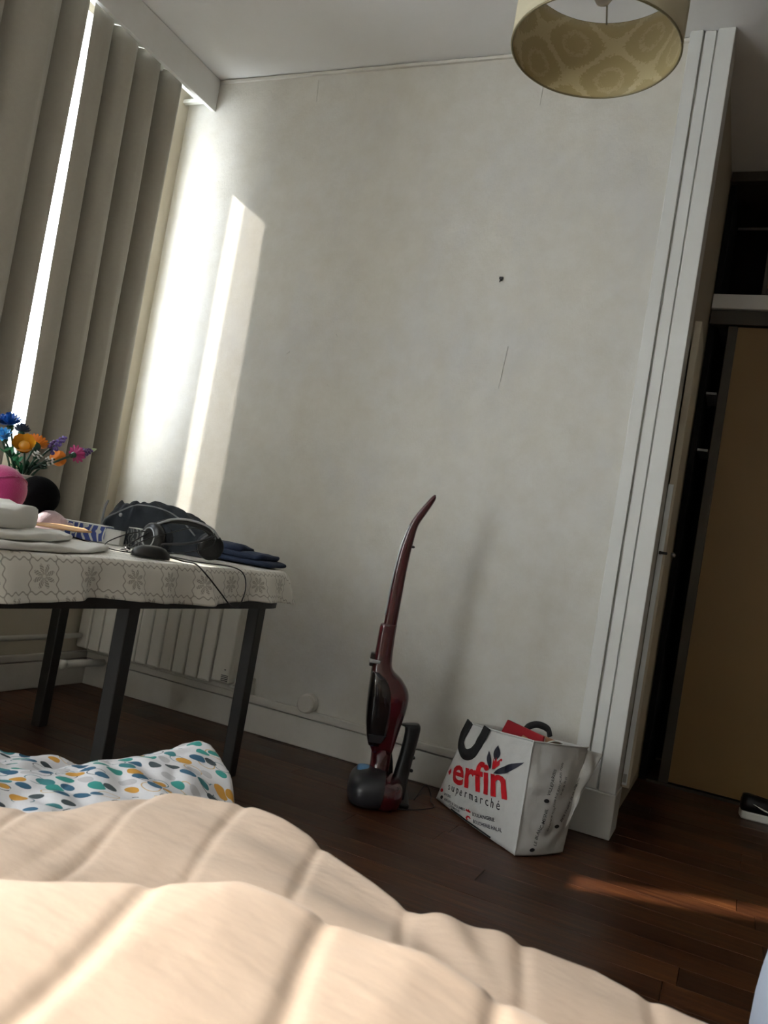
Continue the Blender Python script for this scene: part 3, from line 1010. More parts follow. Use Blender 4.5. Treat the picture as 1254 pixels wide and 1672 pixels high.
# mouse
ms = thing('computer_mouse', (1.235, -1.195, TT), 'black computer mouse at the front edge of the table', 'mouse', rz=math.radians(62))
mm = MB()
mm.blob((0, 0, 0.002), (0.056, 0.030, 0.034), 28, 16, 0.8, 0.85, flat=0.0)
mm.build('shell', M['blackplastic'], ms, smooth=True, world=False)
MB().blob((0.034, 0, 0.025), (0.010, 0.0035, 0.007), 14, 10).build('wheel', M['greyplastic'], ms, smooth=True, world=False)
MB().tube([(0.05, 0, 0.014), (0.02, 0, 0.0335), (0.0, 0, 0.0368)], 0.0008, 5).build('button_seam', M['greyplastic'], ms, world=False)
tag(MB().tube(spline([(1.262, -1.145, TT + 0.010), (1.285, -1.11, TT + 0.004), (1.322, -1.10, TT + 0.002), (1.362, -1.085, 0.692), (1.372, -1.02, 0.646), (1.375, -0.965, 0.612), (1.378, -0.93, 0.612), (1.372, -0.90, 0.660), (1.355, -0.895, 0.705), (1.325, -0.92, TT + 0.003), (1.26, -1.0, TT + 0.003), (1.20, -1.02, TT + 0.004), (1.16, -1.05, TT + 0.005)], 10), 0.0022, 6).build('mouse_cable', M['blackplastic'], smooth=True), 'black mouse cable hanging in a loop over the tablecloth edge', 'cable')
tang = [
    [(1.05, -1.18, TT), (1.02, -1.13, TT + 0.02), (1.03, -1.06, TT + 0.05), (1.07, -1.02, TT + 0.065), (1.06, -1.07, TT + 0.03), (1.08, -1.12, TT + 0.01), (1.13, -1.14, TT)],
    [(0.99, -1.25, TT + 0.02), (1.03, -1.22, TT + 0.012), (1.10, -1.19, TT), (1.17, -1.13, TT), (1.19, -1.08, TT), (1.12, -1.08, TT), (1.06, -1.12, TT)],
    [(1.09, -1.13, TT), (1.10, -1.07, TT + 0.04), (1.13, -0.99, TT + 0.075), (1.17, -0.93, TT + 0.10), (1.22, -0.89, TT + 0.085), (1.23, -0.92, TT + 0.05), (1.19, -1.0, TT + 0.02), (1.13, -1.09, TT + 0.004)],
]
tl = ('thin black cable arching up from the white cloth', 'thin black cable lying loosely behind the mouse', 'thin black cable looped over the headphones')
for p, lb in zip(tang, tl):
    tag(MB().tube(spline([(a, b, max(c, TT + 0.0025)) for a, b, c in p], 8), 0.0019, 6).build('audio_cable', M['blackplastic'], smooth=True), lb, 'cable', 'cables on the table')
ep = thing('earbud', (1.085, -1.12, TT), 'small black earbud lying behind the mouse', 'earbud')
MB().blob((1.085, -1.12, TT + 0.008), (0.010, 0.008, 0.008), 14, 10).build('bud', M['blackplastic'], ep, smooth=True)
MB().tube([(1.085, -1.12, TT + 0.008), (1.09, -1.125, TT + 0.001)], 0.003, 6).build('bud_stem', M['blackplastic'], ep, smooth=True)

# white cotton bags folded flat
def cloth_slab(name, label, outline, z0, z1, m, amp=0.004, seed=0.0, cat='cloth', grp='white cloths on the table'):
    """soft flat stack of cloth with a polygon outline"""
    c = Vector((sum(p[0] for p in outline) / len(outline), sum(p[1] for p in outline) / len(outline), 0))
    oo = outline + outline[:1]
    pts = [Vector((a_[0], a_[1], 0)).lerp(Vector((b_[0], b_[1], 0)), k_ / 9) for a_, b_ in zip(oo[:-1], oo[1:]) for k_ in range(9)]
    pts = [p + (p - c) * 0.05 * noise.noise(p * 14 + Vector((seed, 0, 0))) for p in pts]
    rings = []
    for q, t in ((0.0, 0.0), (0.97, 0.0), (1.0, 0.25), (1.005, 0.6), (0.985, 0.92), (0.94, 1.0), (0.75, 1.0), (0.5, 1.0), (0.25, 1.0), (0.0, 1.0)):
        ring = []
        for p in pts:
            x, y = c.x + (p.x - c.x) * max(q, 0.004), c.y + (p.y - c.y) * max(q, 0.004)
            d = amp * (noise.noise(Vector((x * 9 + seed, y * 9, 0.3))) + 0.5 * noise.noise(Vector((x * 24 + seed, y * 24, 2.3)))) if t > 0.2 else 0
            ring.append((x, y, z0 + (z1 - z0) * t + d * t))
        rings.append(ring)
    o = MB().loft(rings).build(name, m, smooth=True)
    return tag(o, label, cat, grp)


cloth_slab('folded_cloth', 'flat white cotton bag, lowest and widest on the table', [(1.30, -1.88), (1.325, -1.75), (1.31, -1.60), (1.24, -1.42), (1.15, -1.27), (1.02, -1.24), (0.95, -1.38), (0.95, -1.88)], TT + 0.001, TT + 0.016, M['white_cotton'], 0.007, 1.0)
cloth_slab('folded_cloth', 'white cotton bag folded in half on top of the widest one', [(1.29, -1.88), (1.30, -1.74), (1.25, -1.58), (1.14, -1.40), (1.02, -1.34), (0.95, -1.45), (0.95, -1.88)], TT + 0.020, TT + 0.036, M['white_cotton'], 0.010, 5.0)
cloth_slab('folded_cloth', 'puffy white folded cloth topmost at the left end of the table', [(1.24, -1.88), (1.235, -1.68), (1.19, -1.57), (1.10, -1.49), (0.98, -1.51), (0.92, -1.65), (0.92, -1.88)], TT + 0.040, TT + 0.090, M['white_cotton'], 0.018, 9.0)
cloth_slab('paper_envelope', 'tan paper envelope lying between the white cloths and the blue box', [(1.10, -1.34), (1.06, -1.25), (0.95, -1.16), (0.87, -1.18), (0.90, -1.34), (0.98, -1.42)], TT + 0.040, TT + 0.045, M['envelope'], 0.002, 2.0, 'envelope', 'papers on the table')

# plain plush balls (no faces) and their company
pk = thing('plush_ball', (0.80, -1.325, TT), 'plain round hot-pink plush with a soft seam, at the left frame edge', 'plush', group='plush toys on the table')
MB().blob((0.80, -1.352, TT + 0.118), (0.066, 0.072, 0.070), 36, 22, 1, 1, 0.01, 14).build('plush_body', M['pink'], pk, smooth=True)
MB().tube([(0.80 + 0.0675 * math.cos(a) * 0.80, -1.352 + 0.0735 * math.sin(a), TT + 0.118 + 0.0715 * math.cos(a) * 0.60) for a in [2 * PI * k / 40 for k in range(41)]], 0.002, 5).build('seam', M['pink'], pk, smooth=True)
MB().blob((0.80, -1.34, TT + 0.035), (0.06, 0.065, 0.035), 28, 14, 1, 1, 0.01, 14).build('plush_base', M['pink'], pk, smooth=True)
bk = thing('plush_ball', (0.74, -1.155, TT), 'plain round black plush leaning on the flower vase', 'plush', group='plush toys on the table')
MB().blob((0.74, -1.160, TT + 0.115), (0.062, 0.066, 0.062), 36, 22, 1, 1, 0.01, 14).build('plush_body', M['blackplush'], bk, smooth=True)
MB().blob((0.74, -1.160, TT + 0.030), (0.045, 0.05, 0.030), 28, 14, 1, 1, 0.01, 14).build('plush_base', M['blackplush'], bk, smooth=True)
mv = thing('plush_ball', (0.80, -1.135, TT), 'small pale mauve plush ball in front of the black plush', 'plush', group='plush toys on the table')
MB().blob((0.815, -1.165, TT + 0.040), (0.040, 0.052, 0.040), 28, 16, 1, 1, 0.01, 18).build('plush_body', M['mauve'], mv, smooth=True)
for dx, dy, dz in ((0.035, 0.015, 0.052), (0.030, 0.050, 0.040)):
    MB().blob((0.815 + dx, -1.165 + dy, TT + dz), (0.013, 0.015, 0.012), 16, 10).build('pompom', M['mauve'], mv, smooth=True)

# vase with brick-built looking plastic flowers
vs = thing('flower_vase', (0.62, -1.13, TT), 'glazed white vase holding plastic flowers behind the plush toys', 'vase')
VX, VY = 0.62, -1.13
MB().lathe([(0.0, 0.0), (0.045, 0.0), (0.055, 0.03), (0.052, 0.09), (0.038, 0.14), (0.042, 0.172), (0.038, 0.172), (0.032, 0.14), (0.046, 0.09), (0.048, 0.03), (0.0, 0.012)], 32, (VX, VY, TT)).build('vase_body', M['vase'], vs, smooth=True)
MB().tube([(VX + 0.0415 * math.cos(2 * PI * k / 28), VY + 0.0415 * math.sin(2 * PI * k / 28), TT + 0.172) for k in range(29)], 0.003, 6).build('rim', M['vase'], vs, smooth=True)


def frame(d):
    d = Vector(d).normalized(); u = d.orthogonal().normalized()
    return d, u, d.cross(u)


def petal(c, dirv, nrm, L, w, cup=0.2, thick=0.0012):
    """pointed-oval petal leaving c along dirv, cupped toward nrm"""
    d = Vector(dirv).normalized(); nn = Vector(nrm); nn = (nn - d * nn.dot(d)).normalized(); s = d.cross(nn)
    m = MB()
    rows = []
    for i in range(6):
        t = i / 5
        ww = w * math.sin(PI * min(0.98, 0.12 + 0.80 * t)) ** 0.8
        p = Vector(c) + d * (L * t) + nn * (cup * L * t * t)
        rows.append([p + s * (ww * q) + nn * (abs(q) ** 2 * ww * 0.35) for q in (-1, -0.5, 0, 0.5, 1)])
    top = [r for r in rows]
    m.loft(top, cap=False, closed=False)
    b = len(m.v)
    m.loft([[p - nn * thick for p in r] for r in rows], cap=False, closed=False)
    return m


def flower(label, base, head, kind, mats, size=0.03):
    base, head = Vector(base), Vector(head)
    r = thing('plastic_flower', (VX, VY, TT + 0.02), label, 'flower', group='plastic flowers in the vase')
    foot = Vector((VX + (base.x - VX) * 0.4, VY + (base.y - VY) * 0.4, TT + 0.02))
    mid = base.lerp(head, 0.5) + Vector((0, 0, 0.012))
    pts = spline([foot, base, mid, head], 8)
    MB().tube(pts, 0.0032, 6).build('stem', M['stem'], r, smooth=True)
    d, u, w = frame((pts[-1] - pts[-4]))
    if kind == 'pom':          # cornflower / aster: spiky petals
        MB().lathe([(0.0, -0.02), (0.008, -0.018), (0.011, -0.004), (0.006, 0.002), (0, 0.004)], 12).build('_t', M['stem'], None)
        o = bpy.data.objects['_t']; o.name = 'calyx'; o.parent = r; o.location = head - r.location; o.rotation_mode = 'QUATERNION'; o.rotation_quaternion = Vector((0, 0, 1)).rotation_difference(d)
        for ring, cnt, ang in ((0, 6, 0.35), (1, 9, 0.85), (2, 11, 1.3)):
            for k in range(cnt):
                a = 2 * PI * k / cnt + ring * 0.3
                dv = d * math.cos(ang) + (u * math.cos(a) + w * math.sin(a)) * math.sin(ang)
                petal(head, dv, d, size, size * 0.20, 0.15).build('petal', mats[0], r)
        MB().blob(tuple(head + d * 0.006), (0.007, 0.007, 0.007), 10, 8).build('flower_heart', mats[1], r, smooth=True)
    elif kind == 'cup':        # glossy cupped rose
        for k in range(5):
            a = 2 * PI * k / 5
            rad = u * math.cos(a) + w * math.sin(a)
            petal(head + rad * 0.004, rad * 0.85 + d * 0.35, d, size, size * 0.62, 0.55).build('petal', mats[0], r, smooth=True)
        MB().blob(tuple(head + d * size * 0.4), (size * 0.42,) * 3, 18, 12).build('flower_heart', mats[1], r, smooth=True)
    elif kind == 'daisy':
        for k in range(16):
            a = 2 * PI * k / 16
            rad = u * math.cos(a) + w * math.sin(a)
            petal(head, rad + d * 0.35, d, size, size * 0.20, 0.25).build('petal', mats[0], r)
        MB().blob(tuple(head - d * 0.006), (size * 0.45,) * 3, 18, 12).build('calyx', mats[1], r, smooth=True)
    elif kind == 'spike':
        L = size
        for k in range(26):
            t = k / 25
            a = k * 2.4
            rr = 0.016 * (1 - 0.75 * t)
            p = head + d * (L * t - L * 0.35) + (u * math.cos(a) + w * math.sin(a)) * rr
            MB().blob(tuple(p), (0.0075 * (1 - 0.4 * t),) * 3, 8, 6).build('floret', mats[0] if (k % 5 or len(mats) < 2) else mats[1], r, smooth=True)
        if len(mats) > 2:
            p0 = head + d * (L * 0.60)
            MB().tube([p0, p0 + d * 0.012, p0 + d * 0.034], [0.008, 0.007, 0.0015], 8).build('spike_tip', mats[2], r, smooth=True)
    elif kind == 'sprig':
        for k in range(7):
            q = head + Vector((random.uniform(-1, 1), random.uniform(-1, 1), random.uniform(-0.7, 0.7))) * size
            MB().tube([head - d * 0.02, q], 0.0013, 5).build('twig', M['stem'], r)
            for j in range(4):
                a = PI / 2 * j
                petal(q, u * math.cos(a) + w * math.sin(a) + d * 0.3, d, 0.008, 0.0038, 0.2).build('petal', mats[0], r)
    return r


B0 = Vector((VX, VY, TT + 0.172))
def bpt(dx, dy):
    return B0 + Vector((dx, dy, 0))
fl_specs = [
    ('large blue cornflower, second from the left frame edge', (-0.01, -0.02), (0.63, -1.215, 1.038), 'pom', ('blue', 'darkblue'), 0.039),
    ('blue cornflower cut by the left frame edge', (-0.02, -0.025), (0.60, -1.243, 1.036), 'pom', ('blue', 'blue'), 0.036),
    ('sky-blue small flower below the blue cornflowers', (0.0, -0.03), (0.66, -1.255, 0.996), 'pom', ('lightblue', 'whitepl'), 0.029),
    ('dark slate-blue bloom behind the golden rose', (-0.02, -0.01), (0.57, -1.115, 1.030), 'pom', ('darkblue', 'darkblue'), 0.029),
    ('golden glossy cupped rose facing the room', (0.02, -0.01), (0.68, -1.190, 0.970), 'cup', ('gold', 'gold'), 0.042),
    ('orange daisy standing behind the golden rose', (0.0, 0.0), (0.60, -1.075, 0.995), 'daisy', ('orange', 'stem'), 0.039),
    ('lavender flower spike in the middle of the bouquet', (0.0, 0.02), (0.62, -1.015, 1.010), 'spike', ('lavender', 'purple'), 0.078),
    ('white sprig of tiny flowers left of the orange bloom', (0.02, 0.0), (0.66, -1.115, 0.962), 'sprig', ('whitepl',), 0.017),
    ('white sprig of tiny flowers right of the first sprig', (0.02, 0.01), (0.66, -1.075, 0.950), 'sprig', ('whitepl',), 0.016),
    ('amber lily bloom low behind the white sprigs', (0.01, 0.02), (0.58, -0.970, 0.965), 'cup', ('orange', 'gold'), 0.034),
    ('magenta aster on a long bent stem', (0.02, 0.025), (0.60, -0.905, 0.995), 'pom', ('magenta', 'magenta'), 0.035),
    ('purple flower spike with a pale green tip, rightmost of the bouquet', (0.01, 0.03), (0.58, -0.845, 1.010), 'spike', ('purple', 'lavender', 'palegreen'), 0.072),
]
for lb, b, hd, kd, ms_, sz in fl_specs:
    flower(lb, bpt(*b), hd, kd, [M[q] for q in ms_], sz)
for lb, (a, b, c) in (('feathery green leaf sprig left of the vase under the blue flowers', (0.64, -1.225, 0.955)), ('dark green leaf sprig right of the vase', (0.64, -1.05, 0.93))):
    r = thing('leaf_sprig', (VX, VY, TT + 0.02), lb, 'leaf sprig', group='green sprigs in the vase')
    hd = Vector((a, b, c))
    st = spline([Vector((VX, VY, TT + 0.02)), B0 + (hd - B0) * 0.05, hd], 8)
    MB().tube(st, 0.0025, 6).build('stem', M['stem'], r, smooth=True)
    for k in range(14):
        p = st[8 + int(k * (len(st) - 9) / 13)]
        dv = Vector((random.uniform(-1, 1), random.uniform(-1, 1), random.uniform(0.1, 0.9)))
        petal(p, dv, (0, 0, 1), 0.034, 0.008, 0.2).build('leaf', M['leafgreen'] if 'left' in lb else M['stem'], r)

# ------------------------------------------------------------------ stick vacuum on its charging stand
vc = thing('stick_vacuum', (1.70, -0.33, 0), 'dark red upright stick vacuum cleaner standing by the papered wall', 'vacuum cleaner', rz=math.atan2(0.4062, 0.9135))


def ribbon(left, right, half, n=10, round_=0.7):
    """rounded solid between two (x, z) side curves, half-depth per station"""
    L = spline([(a, 0, b) for a, b in left], 6)
    R_ = spline([(a, 0, b) for a, b in right], 6)
    rings = []
    for i, (a, b) in enumerate(zip(L, R_)):
        t = i / (len(L) - 1)
        h = np.interp(t, [k / (len(half) - 1) for k in range(len(half))], half)
        c = (a + b) / 2
        e = (b - a) / 2
        ring = []
        for k in range(n * 2):
            ph = 2 * PI * k / (n * 2)
            cs, sn = math.cos(ph), math.sin(ph)
            ring.append(c + e * math.copysign(abs(cs) ** round_, cs) + Vector((0, h * math.copysign(abs(sn) ** round_, sn), 0)))
        rings.append(ring)
    return MB().loft(rings)


hl = [(0.009, 1.074), (-0.004, 1.058), (-0.042, 0.995), (-0.060, 0.952), (-0.071, 0.905), (-0.079, 0.850), (-0.086, 0.753), (-0.089, 0.62), (-0.092, 0.52)]
hr = [(0.017, 1.074), (0.017, 1.055), (-0.006, 1.003), (-0.027, 0.956), (-0.034, 0.900), (-0.038, 0.850), (-0.041, 0.775), (-0.043, 0.62), (-0.043, 0.52)]
hd_ = ribbon(hl, hr, [0.012, 0.018, 0.020, 0.020, 0.019, 0.018, 0.018, 0.019, 0.021]).build('handle', M['redplastic'], vc, smooth=True, world=False)
MB().tube(spline([(-0.058, -0.012, 0.953), (-0.074, -0.012, 0.88), (-0.085, -0.011, 0.76), (-0.089, -0.011, 0.63)], 8), 0.0035, 6).build('handle_groove', M['silver'], hd_, smooth=True, world=False)
MB().blob((-0.034, -0.004, 0.880), (0.008, 0.006, 0.005), 12, 8).build('hook_lug', M['blackplastic'], hd_, smooth=True, world=False)
ul = [(-0.095, 0.600), (-0.101, 0.585), (-0.103, 0.487), (-0.106, 0.440), (-0.102, 0.370), (-0.094, 0.307), (-0.082, 0.24), (-0.068, 0.180), (-0.056, 0.155)]
ur = [(-0.042, 0.600), (-0.042, 0.570), (-0.039, 0.487), (-0.030, 0.446), (0.008, 0.415), (0.038, 0.372), (0.041, 0.320), (0.032, 0.265), (0.016, 0.160)]
ub = ribbon(ul, ur, [0.026, 0.030, 0.034, 0.040, 0.050, 0.056, 0.054, 0.044, 0.032]).build('hand_unit', M['redplastic'], vc, smooth=True, world=False)
dl_ = [(-0.104, 0.432), (-0.105, 0.400), (-0.103, 0.340), (-0.097, 0.270), (-0.086, 0.215), (-0.074, 0.180)]
dr_ = [(-0.070, 0.432), (-0.030, 0.405), (-0.005, 0.350), (0.000, 0.280), (-0.008, 0.225), (-0.030, 0.180)]
dc = ribbon(dl_, dr_, [0.046, 0.056, 0.063, 0.062, 0.056, 0.044]).build('dust_cup', M['smoke'], vc, smooth=True, world=False)
MB().loft([[(-0.078, -0.062, 0.222), (-0.020, -0.060, 0.224), (-0.016, -0.052, 0.224), (-0.078, -0.054, 0.222)], [(-0.074, -0.058, 0.196), (-0.034, -0.056, 0.196), (-0.030, -0.048, 0.196), (-0.074, -0.050, 0.196)]]).build('cup_window', M['greyplastic'], dc, world=False)
box('release_clip', M['blackplastic'], vc, -0.116, -0.092, -0.022, 0.022, 0.446, 0.492, bevel=0.004, world=False)
box('clip_band', M['silver'], vc, -0.118, -0.078, -0.037, 0.024, 0.460, 0.472, bevel=0.003, world=False)
MB().tube([(-0.022, 0, 0.170), (-0.020, 0, 0.10), (-0.022, -0.012, 0.055)], [0.036, 0.034, 0.040], 18).build('neck', M['redplastic'], vc, smooth=True, world=False)
MB().tube([(-0.012, 0.02, 0.20), (0.012, 0.03, 0.12), (0.020, 0.03, 0.07)], [0.016, 0.014, 0.014], 10).build('neck_hose', M['blackplastic'], vc, smooth=True, world=False)
# floor head
hg = MB()
hg.blob((-0.045, -0.05, 0.045), (0.075, 0.130, 0.062), 34, 18, 0.75, 0.7, flat=-0.040)
hg.build('floor_head', M['greyplastic'], vc, smooth=True, world=False)
hr_ = MB()
hr_.blob((0.000, -0.062, 0.040), (0.070, 0.105, 0.058), 30, 16, 0.75, 0.7, flat=-0.036)
hr_.build('head_cover', M['redplastic'], vc, smooth=True, world=False)
MB().blob((-0.072, -0.03, 0.098), (0.026, 0.045, 0.010), 20, 10, 0.8, 0.8).build('head_light', M['bluelight'], vc, smooth=True, world=False)
for yy in (-0.14, 0.05):
    MB().tube([(0.03, yy, 0.018), (0.03, yy + 0.02, 0.018)], 0.018, 14).build('wheel', M['blackplastic'], vc, world=False)
# charging stand
sp = ribbon([(0.030, 0.262), (0.046, 0.250), (0.044, 0.18), (0.034, 0.10), (0.022, 0.004)], [(0.094, 0.272), (0.100, 0.255), (0.094, 0.18), (0.086, 0.10), (0.084, 0.004)], [0.030, 0.034, 0.034, 0.038, 0.055]).build('charging_stand', M['blackplastic'], vc, smooth=True, world=False)
for zz in (0.155, 0.110):
    MB().blob((0.092, 0, zz), (0.007, 0.012, 0.006), 10, 8).build('stand_hook', M['blackplastic'], sp, smooth=True, world=False)
box('stand_foot', M['blackplastic'], sp, -0.02, 0.098, -0.085, 0.10, 0.0, 0.018, bevel=0.006, world=False)

tag(MB().tube(spline([(1.80, -0.26, 0.004), (1.815, -0.20, 0.05), (1.83, -0.17, 0.012), (1.85, -0.22, 0.004), (1.88, -0.27, 0.004), (1.84, -0.36, 0.004), (1.78, -0.42, 0.004), (1.73, -0.47, 0.004), (1.69, -0.48, 0.004)], 8), 0.0022, 6).build('charger_cable', M['blackplastic'], smooth=True), 'thin dark charger cable curling on the floor by the vacuum', 'cable')

# ------------------------------------------------------------------ supermarket bag
BR, BL = Vector((2.226, -0.489, 0.004)), Vector((1.848, -0.160, 0.004))
e_ = (BL - BR).normalized()
nb_ = Vector((-e_.y, e_.x, 0))
if nb_.y < 0:
    nb_ = -nb_                       # points to the wall
SRb = Vector((2.340, -0.322, 0.004))
TRf = BR + e_ * 0.070 + nb_ * 0.055 + Vector((0, 0, 0.333))
TLf = BR + e_ * 0.455 + nb_ * 0.055 + Vector((0, 0, 0.290))
SBl = BL + nb_ * 0.17
STr = TRf + (SRb - BR) * 1.08 + Vector((0.02, 0.0, -0.012))
STl = TLf + nb_ * 0.15 + Vector((0, 0, -0.01))
bag = thing('shopping_bag', (2.08, -0.27, 0), 'white woven supermarket bag with red lettering slumped against the casing', 'shopping bag')


def wrk(p, a, fr, s):
    q = Vector(p) * fr + Vector((s, 0, 0))
    return a * (abs(noise.noise(q)) * 2 - 0.6 + 0.5 * noise.noise(q * 2.3))


def panel(bl, br, tr_, tl_, nrm, bulge, amp, seed):
    def S(u, v):
        p = (bl * (1 - u) + br * u) * (1 - v) + (tl_ * (1 - u) + tr_ * u) * v
        b = bulge * math.sin(PI * min(max(u, 0), 1)) * (0.35 + 0.65 * math.sin(PI * min(max(v, 0), 1) * 0.9 + 0.15))
        edge = min(1.0, max(0.0, 12 * min(u, 1 - u, v + 0.02)))
        return p + nrm * (b + wrk(p, amp, 11, seed) * edge)
    return S


nf_ = -nb_
ns_ = Vector(((SRb - BR).y, -(SRb - BR).x, 0)).normalized()
FRONT = panel(BL, BR, TRf, TLf, nf_, 0.022, 0.006, 0.0)
SIDE = panel(BR, SRb, STr, TRf, ns_, 0.024, 0.006, 5.0)
BACK = panel(SRb, SBl, STl, STr, nb_, 0.02, 0.008, 9.0)
LEFT = panel(SBl, BL, TLf, STl, e_, 0.02, 0.008, 13.0)


def skin(name, S, parent, m, n=36, k=26):
    X = np.zeros((n + 1, k + 1)); Y = X.copy(); Z = X.copy()
    for i in range(n + 1):
        for j in range(k + 1):
            p = S(i / n, j / k)
            X[i, j], Y[i, j], Z[i, j] = p.x, p.y, max(p.z, 0.003)
    return grid_obj(name, X, Y, Z, m, parent, thick=0.0012)


pf = skin('front_panel', FRONT, bag, M['bagwhite'], 44, 30)
pside = skin('side_panel', SIDE, bag, M['bagwhite'], 44, 60)
skin('back_panel', BACK, bag, M['bagwhite'])
skin('side_panel', LEFT, bag, M['bagwhite'], 20)
bq = MB(); bq.loft([[tuple(q + Vector((0, 0, z))) for q in (BL, BR, SRb, SBl)] for z in (0.0, 0.003)]).build('base_panel', M['bagwhite'], bag)
# seams and a black base piping
def onS(S, uv, lift=0.002, nrm=None):
    p = S(*uv)
    return p + nrm * lift
MB().tube([onS(FRONT, (1.0, v / 20), 0.001, nf_) for v in range(21)], 0.0025, 6).build('seam', M['bagwhite'], bag, smooth=True)
MB().tube([onS(FRONT, (u / 20, 1.0), 0.001, nf_) for u in range(21)], 0.003, 6).build('hem', M['bagwhite'], bag, smooth=True)
MB().tube([onS(SIDE, (u / 12, 1.0), 0.001, ns_) for u in range(13)], 0.003, 6).build('hem', M['bagwhite'], bag, smooth=True)
MB().tube([onS(FRONT, (0.25 + 0.5 * u / 16, 0.012), 0.004, nf_) + Vector((0, 0, 0.002)) for u in range(17)], 0.0028, 6).build('base_piping', M['webbing'], bag, smooth=True)
# loose flap of plastic bulging at the right
fp = panel(SRb + Vector((-0.01, 0.0, 0.06)), SRb + Vector((0.012, 0.035, 0.15)), STr + Vector((0.045, 0.055, -0.02)), STr + Vector((-0.03, -0.02, -0.004)), ns_, 0.016, 0.013, 21.0)
skin('crumpled_flap', fp, bag, M['bagwhite'], 16, 18)


def poly_on(S, nrm, pts, name, m, parent, lift=0.0022):
    """flat print: outline in panel uv, tessellated and laid on the panel"""
    me = bpy.data.meshes.new(name)
    bm = bmesh.new()
    vs_ = [bm.verts.new((u, v, 0)) for u, v in pts]
    bm.faces.new(vs_)
    bmesh.ops.triangulate(bm, faces=bm.faces[:])
    return lay_on(bm, S, nrm, name, m, parent, lift)


def lay_on(bm, S, nrm, name, m, parent, lift=0.0022):
    for _ in range(4):
        long_ = [e for e in bm.edges if (e.verts[0].co - e.verts[1].co).length > 0.035]
        if not long_:
            break
        bmesh.ops.subdivide_edges(bm, edges=long_, cuts=1)
        bmesh.ops.triangulate(bm, faces=bm.faces[:])
    off = Vector((0, 0, 0))
    p = parent
    while p is not None:
        off += p.location
        p = p.parent
    for v in bm.verts:
        v.co = S(v.co.x, v.co.y) + nrm * lift - off
    me = bpy.data.meshes.new(name)
    bm.to_mesh(me); bm.free()
    me.materials.append(m)
    o = bpy.data.objects.new(name, me)
    COL.objects.link(o)
    o.parent = parent
    return o


def text_on(S, nrm, s, p0, p1, hgt, name, m, parent, bold=0.0, up=None, lift=0.0022):
    """lettering on a panel: baseline p0-p1 in uv, cap height vector up (uv)"""
    cu = bpy.data.curves.new(name, 'FONT')
    cu.body = s
    cu.size = 1.0
    cu.offset = bold
    cu.resolution_u = 3
    cu.fill_mode = 'FRONT'
    ob = bpy.data.objects.new('_txt', cu)
    COL.objects.link(ob)
    bpy.context.view_layer.update()
    me = bpy.data.meshes.new_from_object(ob.evaluated_get(bpy.context.evaluated_depsgraph_get()))
    bpy.data.objects.remove(ob); bpy.data.curves.remove(cu)
    bm = bmesh.new(); bm.from_mesh(me)
    bpy.data.meshes.remove(me)
    bmesh.ops.triangulate(bm, faces=bm.faces[:])
    xs = [v.co.x for v in bm.verts]
    x0, x1 = min(xs), max(xs)
    p0, p1 = Vector(p0), Vector(p1)
    for v in bm.verts:
        t = (v.co.x - x0) / (x1 - x0)
        q = p0 + (p1 - p0) * t + Vector(up) * (v.co.y / 0.72 * 1.0) * 1.0
        v.co = (q.x, q.y, 0)
    return lay_on(bm, S, nrm, name, m, parent, lift)


text_on(FRONT, nf_, 'erfin', (0.120, 0.285), (0.840, 0.420), 0, 'red_lettering', M['red'], pf, bold=0.022, up=(-0.095, 0.29))
poly_on(FRONT, nf_, [(0.022, 0.36), (0.045, 0.415), (0.062, 0.37), (0.055, 0.33)], 'red_mark', M['red'], pf)
text_on(FRONT, nf_, 's u p e r m a r c h é', (0.110, 0.178), (0.800, 0.298), 0, 'black_lettering', M['ink'], pf, bold=0.004, up=(-0.02, 0.085))


def leaf_uv(b, t, w, n=9):
    b, t = Vector(b), Vector(t)
    d = t - b; s = Vector((-d.y, d.x)) * (w / d.length)
    L_ = [b + d * (k / n) + s * math.sin(PI * (k / n) ** 0.85) for k in range(n + 1)]
    R2 = [b + d * (k / n) - s * math.sin(PI * (k / n) ** 0.85) for k in range(n - 1, 0, -1)]
    return [(p.x, p.y) for p in L_ + R2]


poly_on(FRONT, nf_, leaf_uv((0.588, 0.615), (0.500, 0.785), 0.030), 'dark_leaf_print', M['navyink'], pf)
poly_on(FRONT, nf_, leaf_uv((0.635, 0.720), (0.610, 0.872), 0.042), 'dark_leaf_print', M['navyink'], pf)
poly_on(FRONT, nf_, leaf_uv((0.642, 0.592), (0.938, 0.790), 0.034), 'dark_leaf_print', M['navyink'], pf)
poly_on(FRONT, nf_, [(0.615, 0.625), (0.600, 0.740), (0.622, 0.700), (0.635, 0.755), (0.655, 0.715), (0.680, 0.748), (0.690, 0.690), (0.668, 0.665), (0.650, 0.640)], 'red_flame_print', M['red'], pf)
poly_on(FRONT, nf_, [(0.688 + 0.013 * math.cos(a), 0.742 + 0.014 * math.sin(a)) for a in [2 * PI * k / 10 for k in range(10)]], 'red_dot_print', M['red'], pf)
for s_, a_, b_, u_ in (('BOULANGERIE', (0.515, 0.101), (0.765, 0.172), (-0.008, 0.034)), ('BOUCHERIE HALAL', (0.534, 0.036), (0.846, 0.116), (-0.008, 0.034)), ('EPICERIE', (0.085, 0.095), (0.185, 0.112), (-0.006, 0.026)), ('FRUITS & LEGUMES', (0.118, 0.045), (0.410, 0.090), (-0.006, 0.026)), ('CREMERIE', (0.20, 0.022), (0.36, 0.046), (-0.006, 0.024))):
    text_on(FRONT, nf_, s_, a_, b_, 0, 'small_lettering', M['navyink'], pf, bold=0.006, up=u_)
poly_on(FRONT, nf_, [(0.415, 0.100), (0.420, 0.122), (0.440, 0.118), (0.450, 0.135), (0.468, 0.122), (0.482, 0.128), (0.480, 0.108)], 'red_bread_print', M['red'], pf)
